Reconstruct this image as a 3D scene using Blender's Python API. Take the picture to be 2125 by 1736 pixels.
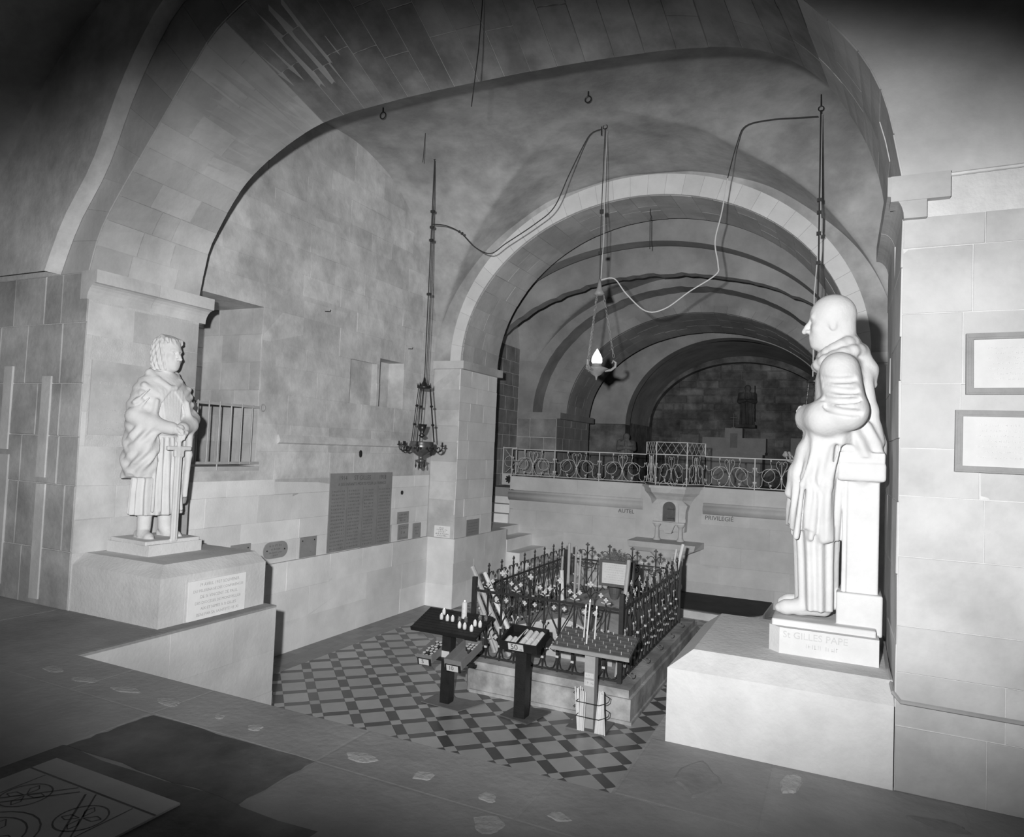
import bpy, bmesh, math, random
import numpy as np
from mathutils import Matrix, Vector
for _o in list(bpy.data.objects): bpy.data.objects.remove(_o, do_unlink=True)
S = bpy.context.scene
COL = S.collection
random.seed(7)

# ------------------------------------------------------------------ camera
CAM = Vector((0.0, 0.0, 1.6)); YAW, PITCH, ROLL = 0.44398, 0.04339, 0.040746
fwd = Vector((-math.sin(YAW)*math.cos(PITCH), math.cos(YAW)*math.cos(PITCH), math.sin(PITCH)))
rgt = Vector((math.cos(YAW), math.sin(YAW), 0)); upv = rgt.cross(fwd)
r2 = math.cos(ROLL)*rgt + math.sin(ROLL)*upv; u2 = -math.sin(ROLL)*rgt + math.cos(ROLL)*upv
cd = bpy.data.cameras.new('camera'); cam = bpy.data.objects.new('camera', cd); COL.objects.link(cam)
m = Matrix.Identity(4)
for i in range(3): m[i][0], m[i][1], m[i][2], m[i][3] = r2[i], u2[i], -fwd[i], CAM[i]
cam.matrix_world = m
cd.sensor_fit = 'HORIZONTAL'; cd.sensor_width = 36.0; cd.lens = 1445/2125*36.0; cd.clip_start = .05; cd.clip_end = 200
S.camera = cam

# ------------------------------------------------------------------ world, flash, exposure
w = bpy.data.worlds.new('world'); S.world = w; w.use_nodes = True
w.node_tree.nodes['Background'].inputs[0].default_value = (.5, .5, .5, 1)
w.node_tree.nodes['Background'].inputs[1].default_value = .006
S.view_settings.view_transform = 'Standard'; S.view_settings.look = 'None'
S.view_settings.exposure = 0.0; S.view_settings.gamma = 1.0; S.view_settings.use_curve_mapping = False
# the photographer's flash head, held up to the left of the lens
fl = bpy.data.lights.new('flash', 'SPOT'); fl.energy = FLASH_W if 'FLASH_W' in globals() else 345
fl.spot_size = math.radians(68); fl.spot_blend = .78; fl.shadow_soft_size = .05
fl.use_nodes = True
_n = fl.node_tree.nodes; _fo = _n.new('ShaderNodeLightFalloff'); _fo.inputs['Strength'].default_value = 1.0
fl.node_tree.links.new(_fo.outputs['Linear'], _n['Emission'].inputs['Strength'])
flo = bpy.data.objects.new('flash', fl); COL.objects.link(flo)
fpos = CAM - .30*r2 + .24*u2
fdir = (fwd + .09*r2 - .065*u2).normalized()
fr = fdir.cross(Vector((0, 0, 1))).normalized(); fu = fr.cross(fdir)
fm = Matrix.Identity(4)
for i in range(3): fm[i][0], fm[i][1], fm[i][2], fm[i][3] = fr[i]*2.05, fu[i], -fdir[i], fpos[i]
flo.matrix_world = fm

# ------------------------------------------------------------------ materials
def mat(name, v, v2=None, scale=4.0, detail=5.0, bump=.3, bscale=30.0, rough=.85, rnd=.0, spec=.25, dist=.0,
        metal=0.0, stain=0.0, sscale=.7, contrast=1.0):
    """grey procedural stone / metal / wax. v, v2: two greys (linear) mixed by noise; rnd: per-object tone spread"""
    M = bpy.data.materials.new(name); M.use_nodes = True
    nt = M.node_tree; N = nt.nodes; L = nt.links; P = N['Principled BSDF']
    P.inputs['Roughness'].default_value = rough; P.inputs['Specular IOR Level'].default_value = spec
    P.inputs['Metallic'].default_value = metal
    if v2 is None: v2 = v
    tc = N.new('ShaderNodeTexCoord')
    gm = N.new('ShaderNodeNewGeometry')
    n1 = N.new('ShaderNodeTexNoise'); n1.inputs['Scale'].default_value = scale; n1.inputs['Detail'].default_value = detail
    n1.inputs['Roughness'].default_value = .62; n1.inputs['Distortion'].default_value = dist
    L.new(gm.outputs['Position'], n1.inputs['Vector'])
    rp = N.new('ShaderNodeValToRGB')
    rp.color_ramp.elements[0].position = .5-.22/contrast; rp.color_ramp.elements[1].position = .5+.22/contrast
    rp.color_ramp.elements[0].color = (v, v, v, 1); rp.color_ramp.elements[1].color = (v2, v2, v2, 1)
    L.new(n1.outputs['Fac'], rp.inputs['Fac']); out = rp.outputs['Color']
    if stain:
        n3 = N.new('ShaderNodeTexNoise'); n3.inputs['Scale'].default_value = sscale; n3.inputs['Detail'].default_value = 7; n3.inputs['Roughness'].default_value = .6
        L.new(gm.outputs['Position'], n3.inputs['Vector'])
        r3 = N.new('ShaderNodeValToRGB'); r3.color_ramp.elements[0].position = .40; r3.color_ramp.elements[1].position = .58
        a = 1-stain
        r3.color_ramp.elements[0].color = (a, a, a, 1); r3.color_ramp.elements[1].color = (1, 1, 1, 1)
        L.new(n3.outputs['Fac'], r3.inputs['Fac'])
        mx = N.new('ShaderNodeMixRGB'); mx.blend_type = 'MULTIPLY'; mx.inputs[0].default_value = 1
        L.new(out, mx.inputs[1]); L.new(r3.outputs['Color'], mx.inputs[2]); out = mx.outputs['Color']
    if rnd:
        oi = N.new('ShaderNodeObjectInfo'); mr = N.new('ShaderNodeMapRange')
        mr.inputs['To Min'].default_value = 1-rnd; mr.inputs['To Max'].default_value = 1+rnd*.6
        L.new(oi.outputs['Random'], mr.inputs['Value'])
        mx = N.new('ShaderNodeMixRGB'); mx.blend_type = 'MULTIPLY'; mx.inputs[0].default_value = 1
        L.new(out, mx.inputs[1]); L.new(mr.outputs['Result'], mx.inputs[2]); out = mx.outputs['Color']
    L.new(out, P.inputs['Base Color'])
    if bump:
        n2 = N.new('ShaderNodeTexNoise'); n2.inputs['Scale'].default_value = bscale; n2.inputs['Detail'].default_value = 4
        L.new(gm.outputs['Position'], n2.inputs['Vector'])
        b = N.new('ShaderNodeBump'); b.inputs['Strength'].default_value = bump; b.inputs['Distance'].default_value = .01
        L.new(n2.outputs['Fac'], b.inputs['Height']); L.new(b.outputs['Normal'], P.inputs['Normal'])
    return M

MT = {
 'pierr':  mat('right_pier_stone', .32, .44, 2.2, bump=.25, bscale=26, rnd=.10, stain=.12, sscale=1.1),
 'dressn': mat('rendered_stone', .48, .58, 2.6, bump=.25, bscale=30, rnd=.06, stain=.12, sscale=1.2),
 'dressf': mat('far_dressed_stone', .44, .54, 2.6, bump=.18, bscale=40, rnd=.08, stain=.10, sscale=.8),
 'worn':   mat('worn_hollow_stone', .15, .22, 6, bump=.5, bscale=30),
 'pier':   mat('pier_stone', .42, .55, 2.2, bump=.25, bscale=26, rnd=.16, stain=.16, sscale=1.1),
 'dress':  mat('pale_dressed_stone', .66, .80, 2.6, bump=.18, bscale=40, rnd=.10, stain=.10, sscale=.8),
 'wall':   mat('old_wall_stone', .46, .70, 3.4, detail=8, bump=.5, bscale=16, rnd=.12, stain=.24, sscale=1.3),
 'joint':  mat('lime_mortar', .42, .52, 9, bump=.4, bscale=60),
 'vault':  mat('vault_stone', .33, .52, 2.6, detail=8, bump=.4, bscale=14, stain=.30, sscale=.9),
 'soffit': mat('arch_stone', .42, .58, 2.0, bump=.3, bscale=20, rnd=.13, stain=.22, sscale=.8),
 'soffitd': mat('stained_beam_dimmed_arch_stone', .17, .34, 2.4, detail=8, bump=.3, bscale=20, rnd=.12, stain=.40, sscale=1.6),  # crown stones: real stains, plus the flash beam's falloff painted into the tone
 'pierl':  mat('weathered_pier_stone', .30, .46, 3.0, detail=8, bump=.4, bscale=20, rnd=.16, stain=.30, sscale=1.6),
 'ring':   mat('arch_ring_stone', .52, .64, 2.4, bump=.2, bscale=30, rnd=.06),
 'bare':   mat('bare_masonry', .16, .30, 3.0, bump=.5, bscale=16, stain=.25, rnd=.12),
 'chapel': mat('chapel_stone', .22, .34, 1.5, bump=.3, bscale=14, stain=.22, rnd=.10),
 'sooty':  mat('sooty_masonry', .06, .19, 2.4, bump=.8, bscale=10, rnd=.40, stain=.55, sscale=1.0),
 'floor':  mat('worn_floor_stone', .21, .33, 1.3, bump=.5, bscale=22, rough=.8, stain=.25, sscale=.6, rnd=.05),
 'floord': mat('dark_floor_slab', .06, .15, 2.6, bump=.4, bscale=26, rough=.75, stain=.3, sscale=2),
 'floorl': mat('pale_marble_slab', .26, .36, 2.2, bump=.1, bscale=30, rough=.6),
 'patch':  mat('mortar_patch', .28, .38, 14, bump=.8, bscale=40),
 'tilel':  mat('pale_floor_tile', .33, .40, 5, bump=.06, bscale=60, rough=.38, rnd=.14, spec=.5),
 'tiled':  mat('dark_floor_tile', .07, .10, 5, bump=.06, bscale=60, rough=.34, rnd=.30, spec=.5),
 'tileb':  mat('border_tile', .17, .23, 5, bump=.06, bscale=60, rough=.42, rnd=.18, spec=.5),
 'grout':  mat('tile_grout', .36, .42, 12, bump=.2, bscale=80),
}

# ------------------------------------------------------------------ mesh helpers
class MB:
    def __init__(s): s.v = []; s.f = []
    def add(s, vs, fs):
        k = len(s.v); s.v += [tuple(p) for p in vs]; s.f += [tuple(i+k for i in f) for f in fs]; return s
    def box(s, x0, x1, y0, y1, z0, z1):
        return s.add([(x0,y0,z0),(x1,y0,z0),(x1,y1,z0),(x0,y1,z0),(x0,y0,z1),(x1,y0,z1),(x1,y1,z1),(x0,y1,z1)],
                     [(0,3,2,1),(4,5,6,7),(0,1,5,4),(1,2,6,5),(2,3,7,6),(3,0,4,7)])
    def obox(s, c, u, v, n, hu, hv, hn):
        """box about c with half sizes along unit vectors u, v, n"""
        c, u, v, n = Vector(c), Vector(u), Vector(v), Vector(n); p = []
        for k in (-1, 1):
            for (a, b) in ((-1,-1),(1,-1),(1,1),(-1,1)): p.append(c+u*hu*a+v*hv*b+n*hn*k)
        return s.add(p, [(0,3,2,1),(4,5,6,7),(0,1,5,4),(1,2,6,5),(2,3,7,6),(3,0,4,7)])
    def bar(s, a, b, w, h=None, up=(0,0,1)):
        a, b = Vector(a), Vector(b); d = (b-a); L = d.length; d = d/L if L else Vector((0,0,1))
        h = w if h is None else h
        up = Vector(up)
        if abs(d.dot(up)) > .98: up = Vector((1,0,0)) if abs(d.x) < .9 else Vector((0,1,0))
        r = d.cross(up).normalized(); q = r.cross(d)
        return s.obox((a+b)/2, r, q, d, w/2, h/2, L/2)
    def prism(s, poly, ax, a0, a1):
        """poly of 2D points extruded along ax ('x','y','z') from a0 to a1"""
        def P(p, t):
            return {'x': (t, p[0], p[1]), 'y': (p[0], t, p[1]), 'z': (p[0], p[1], t)}[ax]
        n = len(poly); vs = [P(p, a0) for p in poly]+[P(p, a1) for p in poly]
        fs = [tuple(range(n-1, -1, -1)), tuple(range(n, 2*n))]+[(i, (i+1) % n, n+(i+1) % n, n+i) for i in range(n)]
        return s.add(vs, fs)
    def tube(s, path, r, n=6, cap=True, closed=False):
        path = [Vector(p) for p in path]; m_ = len(path)
        R = r if isinstance(r, (list, tuple)) else [r]*m_
        T = []
        for i in range(m_):
            a = path[i-1] if (i > 0 or closed) else path[i]; b = path[(i+1) % m_] if (i < m_-1 or closed) else path[i]
            t = b-a; T.append(t.normalized() if t.length > 1e-9 else Vector((0,0,1)))
        nrm = T[0].orthogonal().normalized(); vs = []
        for i in range(m_):
            nrm = (nrm-T[i]*nrm.dot(T[i]))
            nrm = nrm.normalized() if nrm.length > 1e-6 else T[i].orthogonal().normalized()
            bn = T[i].cross(nrm)
            for k in range(n):
                a = 2*math.pi*k/n; vs.append(path[i]+(nrm*math.cos(a)+bn*math.sin(a))*R[i])
        fs = []
        for i in range(m_ if closed else m_-1):
            j = (i+1) % m_
            for k in range(n): fs.append((i*n+k, i*n+(k+1) % n, j*n+(k+1) % n, j*n+k))
        if cap and not closed: fs += [tuple(range(n-1, -1, -1)), tuple((m_-1)*n+k for k in range(n))]
        return s.add(vs, fs)
    def lathe(s, prof, c=(0,0,0), n=12, M=None):
        """prof: list of (radius, z)"""
        vs = []; fs = []; c = Vector(c)
        for (r, z) in prof:
            for k in range(n):
                a = 2*math.pi*k/n; p = Vector((r*math.cos(a), r*math.sin(a), z))
                if M is not None: p = M @ p
                vs.append(c+p)
        for i in range(len(prof)-1):
            for k in range(n): fs.append((i*n+k, i*n+(k+1) % n, (i+1)*n+(k+1) % n, (i+1)*n+k))
        fs += [tuple(range(n-1, -1, -1)), tuple((len(prof)-1)*n+k for k in range(n))]
        return s.add(vs, fs)
    def ball(s, c, r, n=8, sc=(1,1,1)):
        h = max(4, n//2+1); pr = []
        for i in range(1, h): a = math.pi*i/h; pr.append((math.sin(a)*r, -math.cos(a)*r))
        vs = []; c = Vector(c)
        for (q, z) in pr:
            for k in range(n):
                a = 2*math.pi*k/n; vs.append(c+Vector((q*math.cos(a)*sc[0], q*math.sin(a)*sc[1], z*sc[2])))
        b = len(vs); vs += [c-Vector((0,0,r*sc[2])), c+Vector((0,0,r*sc[2]))]; fs = []
        for i in range(len(pr)-1):
            for k in range(n): fs.append((i*n+k, i*n+(k+1) % n, (i+1)*n+(k+1) % n, (i+1)*n+k))
        for k in range(n):
            fs.append((b, (k+1) % n, k)); q = (len(pr)-1)*n; fs.append((b+1, q+k, q+(k+1) % n))
        return s.add(vs, fs)
    def mesh(s, name, smooth=False):
        me = bpy.data.meshes.new(name); me.from_pydata(s.v, [], s.f); me.update()
        if smooth: me.polygons.foreach_set('use_smooth', [True]*len(me.polygons))
        return me
    def build(s, name, mt, parent=None, smooth=False):
        return link(name, s.mesh(name, smooth), mt, parent)

def link(name, me, mt, parent=None):
    if mt is not None and not me.materials: me.materials.append(MT[mt] if isinstance(mt, str) else mt)
    o = bpy.data.objects.new(name, me); COL.objects.link(o)
    if parent is not None: o.parent = parent
    return o
def tag(o, label, cat, group=None, kind=None):
    o['label'] = label; o['category'] = cat
    if group: o['group'] = group
    if kind: o['kind'] = kind
    return o
def struct(o, label=None):
    o['kind'] = 'structure'
    if label: o['label'] = label
    return o
def empty(name, loc=(0,0,0), rz=0):
    o = bpy.data.objects.new(name, None); o.location = loc; o.rotation_euler = (0, 0, rz); o.empty_display_size = .1
    COL.objects.link(o); return o
def child(name, mb, mt, parent, smooth=False):
    """mesh given in the parent's own coordinates"""
    me = mb.mesh(name, smooth) if isinstance(mb, MB) else mb
    if mt is not None and not me.materials: me.materials.append(MT[mt] if isinstance(mt, str) else mt)
    o = bpy.data.objects.new(name, me); COL.objects.link(o); o.parent = parent; return o
def copy_tree(o, parent=None):
    c = o.copy(); COL.objects.link(c); c.parent = parent
    for ch in list(o.children): copy_tree(ch, c)
    return c

def text_mesh(txt, size, extrude=.002, align='CENTER', bold=0.0):
    cu = bpy.data.curves.new('t', 'FONT'); cu.body = txt; cu.size = size; cu.extrude = extrude
    cu.align_x = align; cu.align_y = 'CENTER'; cu.offset = bold; cu.resolution_u = 3
    o = bpy.data.objects.new('t', cu); COL.objects.link(o)
    dg = bpy.context.evaluated_depsgraph_get()
    me = bpy.data.meshes.new_from_object(o.evaluated_get(dg)); bpy.data.objects.remove(o); bpy.data.curves.remove(cu)
    return me
def frame_mat(o, u, v):
    o, u, v = Vector(o), Vector(u).normalized(), Vector(v).normalized(); n = u.cross(v); M_ = Matrix.Identity(4)
    for i in range(3): M_[i][0], M_[i][1], M_[i][2], M_[i][3] = u[i], v[i], n[i], o[i]
    return M_
def lettering(name, txt, size, o, u, v, mt, parent, extrude=.0015, align='CENTER', bold=0.0, sx=1.0):
    me = text_mesh(txt, size, extrude, align, bold)
    M_ = frame_mat(o, u, v) @ Matrix.Diagonal((sx, 1, 1, 1)); me.transform(M_)
    return child(name, me, mt, parent)
def scrawl(mb, o, u, v, W, H, rng, dens=.75):
    """a line of writing too blurred to read: short uneven strokes within W x H"""
    o, u, v = Vector(o), Vector(u).normalized(), Vector(v).normalized(); n = u.cross(v); x = 0
    while x < W:
        wl = rng.uniform(.10, .28)*H*6
        x2 = min(W, x+wl); q = x
        while q < x2-H*.2:
            hh = H*rng.choice((.7, .8, 1.0)); ww = H*rng.uniform(.10, .2)
            mb.obox(o+u*(q+ww)+v*(hh-H)*.5+n*.0006, u, v, n, ww*.5, hh*.5, .0007)
            if rng.random() < .6: mb.obox(o+u*(q+ww+H*.18)+v*rng.choice((-.4, 0, .4))*hh+n*.0006, u, v, n, H*.2, H*.07, .0007)
            q += H*rng.uniform(.42, .6)
        x = x2+H*.55

# ------------------------------------------------------------------ masonry helpers
def block_mesh(w, h, d, c, rng):
    e = lambda: rng.uniform(-.0025, .0025)
    f = [(c+e(), c+e(), d+e()), (w-c+e(), c+e(), d+e()), (w-c+e(), h-c+e(), d+e()), (c+e(), h-c+e(), d+e())]
    b = [(0,0,d-c), (w,0,d-c), (w,h,d-c), (0,h,d-c)]; z = [(0,0,-.02), (w,0,-.02), (w,h,-.02), (0,h,-.02)]
    me = bpy.data.meshes.new('stone')
    me.from_pydata(f+b+z, [], [(0,1,2,3)]+[(4+i, 4+(i+1) % 4, (i+1) % 4, i) for i in range(4)]+[(8+i, 8+(i+1) % 4, 4+(i+1) % 4, 4+i) for i in range(4)])
    return me
def masonry(parent, o, u, v, W, H, mt, course=(.30, .40), length=(.55, 1.1), gap=.006, proud=.006, ch=.003, seed=1, holes=(), name='stone', var=.003):
    """ashlar blocks over the rectangle at o spanned by u (W) and v (H); face normal u x v; holes: (u0,u1,v0,v1)"""
    rng = random.Random(seed); F = frame_mat(o, u, v); n = 0; y = 0
    while y < H-1e-4:
        h = rng.uniform(*course)
        if H-y-h < course[0]*.6: h = H-y
        iv = [(0, W)]
        for (a, b, c, d) in holes:
            if c < y+h*.75 and d > y+h*.25:
                nv = []
                for (p, q) in iv:
                    if b <= p or a >= q: nv.append((p, q)); continue
                    if a-p > .03: nv.append((p, a))
                    if q-b > .03: nv.append((b, q))
                iv = nv
        for (p, q) in iv:
            x = p; first = True
            while x < q-1e-4:
                l = rng.uniform(*length)*(rng.uniform(.5, 1) if first else 1); first = False
                if q-x-l < length[0]*.5: l = q-x
                if l > gap*3 and h > gap*3:
                    me = block_mesh(l-gap, h-gap, proud+rng.uniform(-var, var), ch, rng)
                    ob = child(name, me, mt, parent); ob.matrix_local = F @ Matrix.Translation((x+gap/2, y+gap/2, 0)); n += 1
                x += l
        y += h
    return n
def ell(xc, a, z0, b, n=64, p=2.0):
    """half superellipse profile, left to right, as (x, z)"""
    out = []
    for i in range(n+1):
        t = math.pi*(1-i/n); c, s_ = math.cos(t), math.sin(t)
        out.append((xc+a*math.copysign(abs(c)**(2/p), c), z0+b*abs(s_)**(2/p)))
    return out
def spline(pts, n=8):
    P = [Vector((*p, 0)) for p in pts]; out = []
    for i in range(len(P)-1):
        p0 = P[max(0, i-1)]; p1 = P[i]; p2 = P[i+1]; p3 = P[min(len(P)-1, i+2)]
        for k in range(n):
            t = k/n; q = .5*((2*p1)+(p2-p0)*t+(2*p0-5*p1+4*p2-p3)*t*t+(3*p1-p0-3*p2+p3)*t**3); out.append((q.x, q.y))
    out.append((P[-1].x, P[-1].y)); return out
def resample(pr, n):
    d = [0]
    for a, b in zip(pr, pr[1:]): d.append(d[-1]+math.hypot(b[0]-a[0], b[1]-a[1]))
    out = []; j = 0
    for i in range(n+1):
        t = d[-1]*i/n
        while j < len(d)-2 and d[j+1] < t: j += 1
        f = (t-d[j])/max(1e-9, d[j+1]-d[j]); out.append((pr[j][0]+(pr[j+1][0]-pr[j][0])*f, pr[j][1]+(pr[j+1][1]-pr[j][1])*f))
    return out
def arch_wall(name, prA, prB, yA, yB, x0, x1, top, mt, jag=0, seed=3):
    """transverse wall x0..x1 up to `top` with an arched opening: profile prA on the face yA, prB on the face yB"""
    rng = random.Random(seed); n = 72; A = resample(prA, n); B = resample(prB, n); mb = MB(); k = n+1
    if jag: B = [(x, z+(rng.uniform(-jag, jag))) for (x, z) in B]; A = [(a[0], a[1]+b[1]-c[1]) for a, b, c in zip(A, B, resample(prB, n))]
    vs = [(x, yA, z) for x, z in A]+[(x, yB, z) for x, z in B]+[(x, yA, top) for x, z in A]+[(x, yB, top) for x, z in B]
    fs = []
    for i in range(n):
        fs += [(i, k+i, k+i+1, i+1), (i, i+1, 2*k+i+1, 2*k+i), (k+i, 3*k+i, 3*k+i+1, k+i+1)]
    mb.add(vs, fs)
    for (pr, y) in ((A, yA), (B, yB)):
        xa, za = pr[0]; xb, zb = pr[-1]
        mb.add([(x0, y, za), (xa, y, za), (xa, y, top), (x0, y, top)], [(0,1,2,3)])
        mb.add([(xb, y, zb), (x1, y, zb), (x1, y, top), (xb, y, top)], [(0,1,2,3)])
    return mb.build(name, mt)
def voussoirs(parent, prA, prB, yA, yB, n, rows, mt, gap=.008, proud=.006, seed=5, i0=0, i1=None, alt=None):
    """soffit stones on the strip between the two profiles, facing into the opening"""
    rng = random.Random(seed); A = resample(prA, n*2); B = resample(prB, n*2); i1 = n if i1 is None else i1
    def S_(s, t, off):
        i = min(int(s), 2*n-1); f = s-i
        a = Vector((A[i][0]+(A[i+1][0]-A[i][0])*f, yA, A[i][1]+(A[i+1][1]-A[i][1])*f))
        b = Vector((B[i][0]+(B[i+1][0]-B[i][0])*f, yB, B[i][1]+(B[i+1][1]-B[i][1])*f))
        tg = Vector((A[i+1][0]-A[i][0], 0, A[i+1][1]-A[i][1])).normalized()
        nr = Vector((tg.z, 0, -tg.x))
        return a+(b-a)*t+nr*off
    for i in range(i0, i1):
        cuts = [0]; m_ = rng.choice(rows)
        for k in range(1, m_): cuts.append(k/m_+rng.uniform(-.22, .22)/m_)
        cuts.append(1)
        for a, b in zip(cuts, cuts[1:]):
            g = gap/2; L_ = abs(yB-yA); t0 = a+g/L_; t1 = b-g/L_; s0 = 2*i+.03; s1 = 2*i+1.97; off = proud+rng.uniform(-.003, .003)
            vs = []
            for (o_) in (off, -.02):
                for s in (s0, (s0+s1)/2, s1):
                    vs += [S_(s, t0, o_), S_(s, t1, o_)]
            fs = [(0,1,3,2), (2,3,5,4), (0,6,7,1), (4,5,11,10), (0,2,8,6), (2,4,10,8), (1,7,9,3), (3,9,11,5)]
            me = bpy.data.meshes.new('voussoir'); me.from_pydata([tuple(p) for p in vs], [], fs)
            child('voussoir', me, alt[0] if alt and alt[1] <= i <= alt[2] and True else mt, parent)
# ================================================================== the shell of the crypt
X0, X1, XC = -6.2, .26, -2.97           # inner faces of the near piers, axis
WL, WR = -6.6, .66                       # side walls of the sunken bay
PZ = -1.2                                # sunken floor
XA = (1,0,0); YA = (0,1,0); ZA = (0,0,1); NX = (-1,0,0); NY = (0,-1,0)

# upper floor round the pit
fl_ = MB().box(-9.5, 4.6, -4, 3.26, -.10, 0).box(-9.5, -4.91, 3.26, 5.2, -.02, 0).box(-.955, 4.6, 3.26, 5.2, -.02, 0)
floor = struct(fl_.build('floor', 'floor'), 'worn stone floor of the upper level round the sunken bay')
# retaining walls under it
wl = struct(MB().box(-6.6, -4.91, 3.2, 5.2, PZ, -.02).build('wall_pit_left', 'dressn'))
wr = struct(MB().box(-.955, 1.2, 3.2, 5.2, PZ, -.02).build('wall_pit_right', 'dress'))
wf = struct(MB().box(-4.91, -.955, 3.0, 3.26, PZ, -.10).build('wall_pit_front', 'dress'))
masonry(wl, (-4.91, 3.27, PZ), YA, ZA, 1.93, 1.18, 'dressn', (.36, .42), (.6, 1.1), .003, .003, .0015, seed=11)

# ---- paving of the upper floor: kerb stones with old socket patches, slabs
def slab(poly, mt, h=.002, name='paving_slab', seed=0, parent=None):
    rng = random.Random(seed); n = len(poly); c = Vector((sum(p[0] for p in poly)/n, sum(p[1] for p in poly)/n, 0))
    mb = MB(); top = [Vector((p[0], p[1], h)) for p in poly]; ins = [t+(c-t).normalized()*.010 for t in top]
    bot = [Vector((p[0], p[1], -.004)) for p in poly]; low = [Vector((p[0], p[1], h-.0012)) for p in poly]
    vs = ins+low+bot
    mb.add(vs, [tuple(range(n))]+[(n+i, n+(i+1) % n, (i+1) % n, i) for i in range(n)]+[(2*n+i, 2*n+(i+1) % n, n+(i+1) % n, n+i) for i in range(n)])
    return child(name, mb, mt, floor if parent is None else parent)
rng = random.Random(21)
xs = [-8.2, -6.9, -5.6, -4.30, -3.55, -2.35, -1.25, -.30, .9, 2.2]
for i, (a, b) in enumerate(zip(xs, xs[1:])):
    slab([(a+.004, 2.82), (b-.004, 2.82), (b-.004, 3.255 if -4.95 < (a+b)/2 < -.9 else 3.25), (a+.004, 3.255)], 'floor', .002, 'kerb_stone')
for (a, b, c, d) in ((-8.0,-5.6,1.2,2.81), (-5.59,-3.55,1.6,2.81), (-2.345,-.9,1.5,2.81), (-.89,.7,1.9,2.81), (.71,2.4,1.7,2.81), (-.89,1.0,.4,1.89),
                     (-.94,-.30,3.27,3.99), (-.29,.55,3.27,3.99), (.56,1.9,2.83,3.99), (-8.2,-6.3,2.83,3.95), (-6.29,-4.93,2.83,3.98), (-5.04,-4.92,4.0,5.19)):
    if d-c > .2 and not (c == 2.83 and a > .5): slab([(a, c), (b, c), (b, d), (a, d)], 'floor', .002+rng.uniform(-.0006, .0006))
def ragged(x0, x1, y0, y1, amp, k, seed):
    r_ = random.Random(seed); P = []
    for (ax, ay, bx, by) in ((x0,y0,x1,y0), (x1,y0,x1,y1), (x1,y1,x0,y1), (x0,y1,x0,y0)):
        for i in range(k):
            t = i/k; P.append((ax+(bx-ax)*t+r_.uniform(-amp, amp), ay+(by-ay)*t+r_.uniform(-amp, amp)))
    return P
slab(ragged(-3.53, -2.36, 2.33, 2.81, .012, 9, 4), 'floord', .0035, 'dark_slab')
slab(ragged(-3.9, -1.9, .6, 2.32, .02, 9, 6), 'floord', .0022, 'dark_slab')
# old iron sockets filled with mortar, along the kerb
def blob(cx, cy, rx, ry, seed, mt, h, name):
    r_ = random.Random(seed); n = 18; ph = [r_.uniform(0, 6.28) for _ in range(3)]
    P = [(cx+rx*(1+.16*math.sin(2*t+ph[0])+.10*math.sin(3*t+ph[1])+.09*math.sin(5*t+ph[2]))*math.cos(t),
          cy+ry*(1+.14*math.sin(2*t+ph[1])+.11*math.sin(4*t+ph[2]))*math.sin(t)) for t in [2*math.pi*i/n for i in range(n)]]
    mb = MB(); c = (cx, cy, h+.002); top = [(x*.85+cx*.15, y*.85+cy*.15, h) for x, y in P]; low = [(x, y, .001) for x, y in P]
    mb.add([c]+top+low, [(0, 1+i, 1+(i+1) % n) for i in range(n)]+[(1+n+i, 1+n+(i+1) % n, 1+(i+1) % n, 1+i) for i in range(n)])
    return child(name, mb, mt, floor)
for i, (x, y, rx, ry) in enumerate(((-4.75,2.99,.10,.05), (-4.39,2.97,.10,.05), (-4.02,2.99,.11,.055), (-3.62,2.985,.10,.05), (-3.19,2.977,.035,.03),
        (-2.906,2.967,.05,.04), (-2.18,2.966,.085,.055), (-1.805,2.957,.06,.05), (-1.44,2.93,.05,.045), (-1.09,2.935,.05,.04), (-1.33,2.73,.07,.075))):
    blob(x, y, rx, ry, 30+i, 'patch', .005, 'mortar_patch')
blob(-.62, 3.62, .10, .20, 51, 'worn', .0075, 'worn_patch'); blob(-.20, 3.80, .05, .13, 52, 'patch', .0085, 'mortar_patch'); blob(.42, 3.72, .14, .05, 53, 'worn', .0075, 'worn_patch')

# ---- sunken floor: lattice of pale squares, dark oblongs and little pale squares set diagonally
pit = struct(MB().box(WL, WR, 3.0, 14.2, PZ-.1, PZ-.006).build('floor_pit', 'grout'), 'diagonally tiled floor of the sunken bay')
def clip(poly, xmin, xmax, ymin, ymax):
    for ax, lim, sg in ((0, xmin, 1), (0, xmax, -1), (1, ymin, 1), (1, ymax, -1)):
        out = []
        for i in range(len(poly)):
            a, b = poly[i], poly[(i+1) % len(poly)]; da, db = sg*(a[ax]-lim), sg*(b[ax]-lim)
            if da >= 0: out.append(a)
            if da*db < 0: t = da/(da-db); out.append((a[0]+(b[0]-a[0])*t, a[1]+(b[1]-a[1])*t))
        poly = out
        if len(poly) < 3: return []
    return poly
TP = .365; TB = .105; q = math.sqrt(.5); E1 = (q*.999+.006, -q+.006); E2 = (q, q)
E1 = (.7175, -.6965); E2 = (.7175, .6965)
TX0, TX1, TY0, TY1 = -6.08, .15, 3.3, 13.4
cache = {}; cnt = {'pale_tile': 0, 'dark_tile': 0, 'small_tile': 0}; rest = {k: MB() for k in cnt}
cells = []
for i in range(-40, 41):
    for j in range(-40, 41):
        cx = -5.587+TP*(i*E1[0]+j*E2[0]); cy = 6.519+TP*(i*E1[1]+j*E2[1])
        if TX0-.6 < cx < TX1+.6 and TY0-.6 < cy < TY1+.6: cells.append((cx, cy))
cells.sort(key=lambda c: (c[0]+1.5)**2*.35+(c[1]-4.5)**2)
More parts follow.
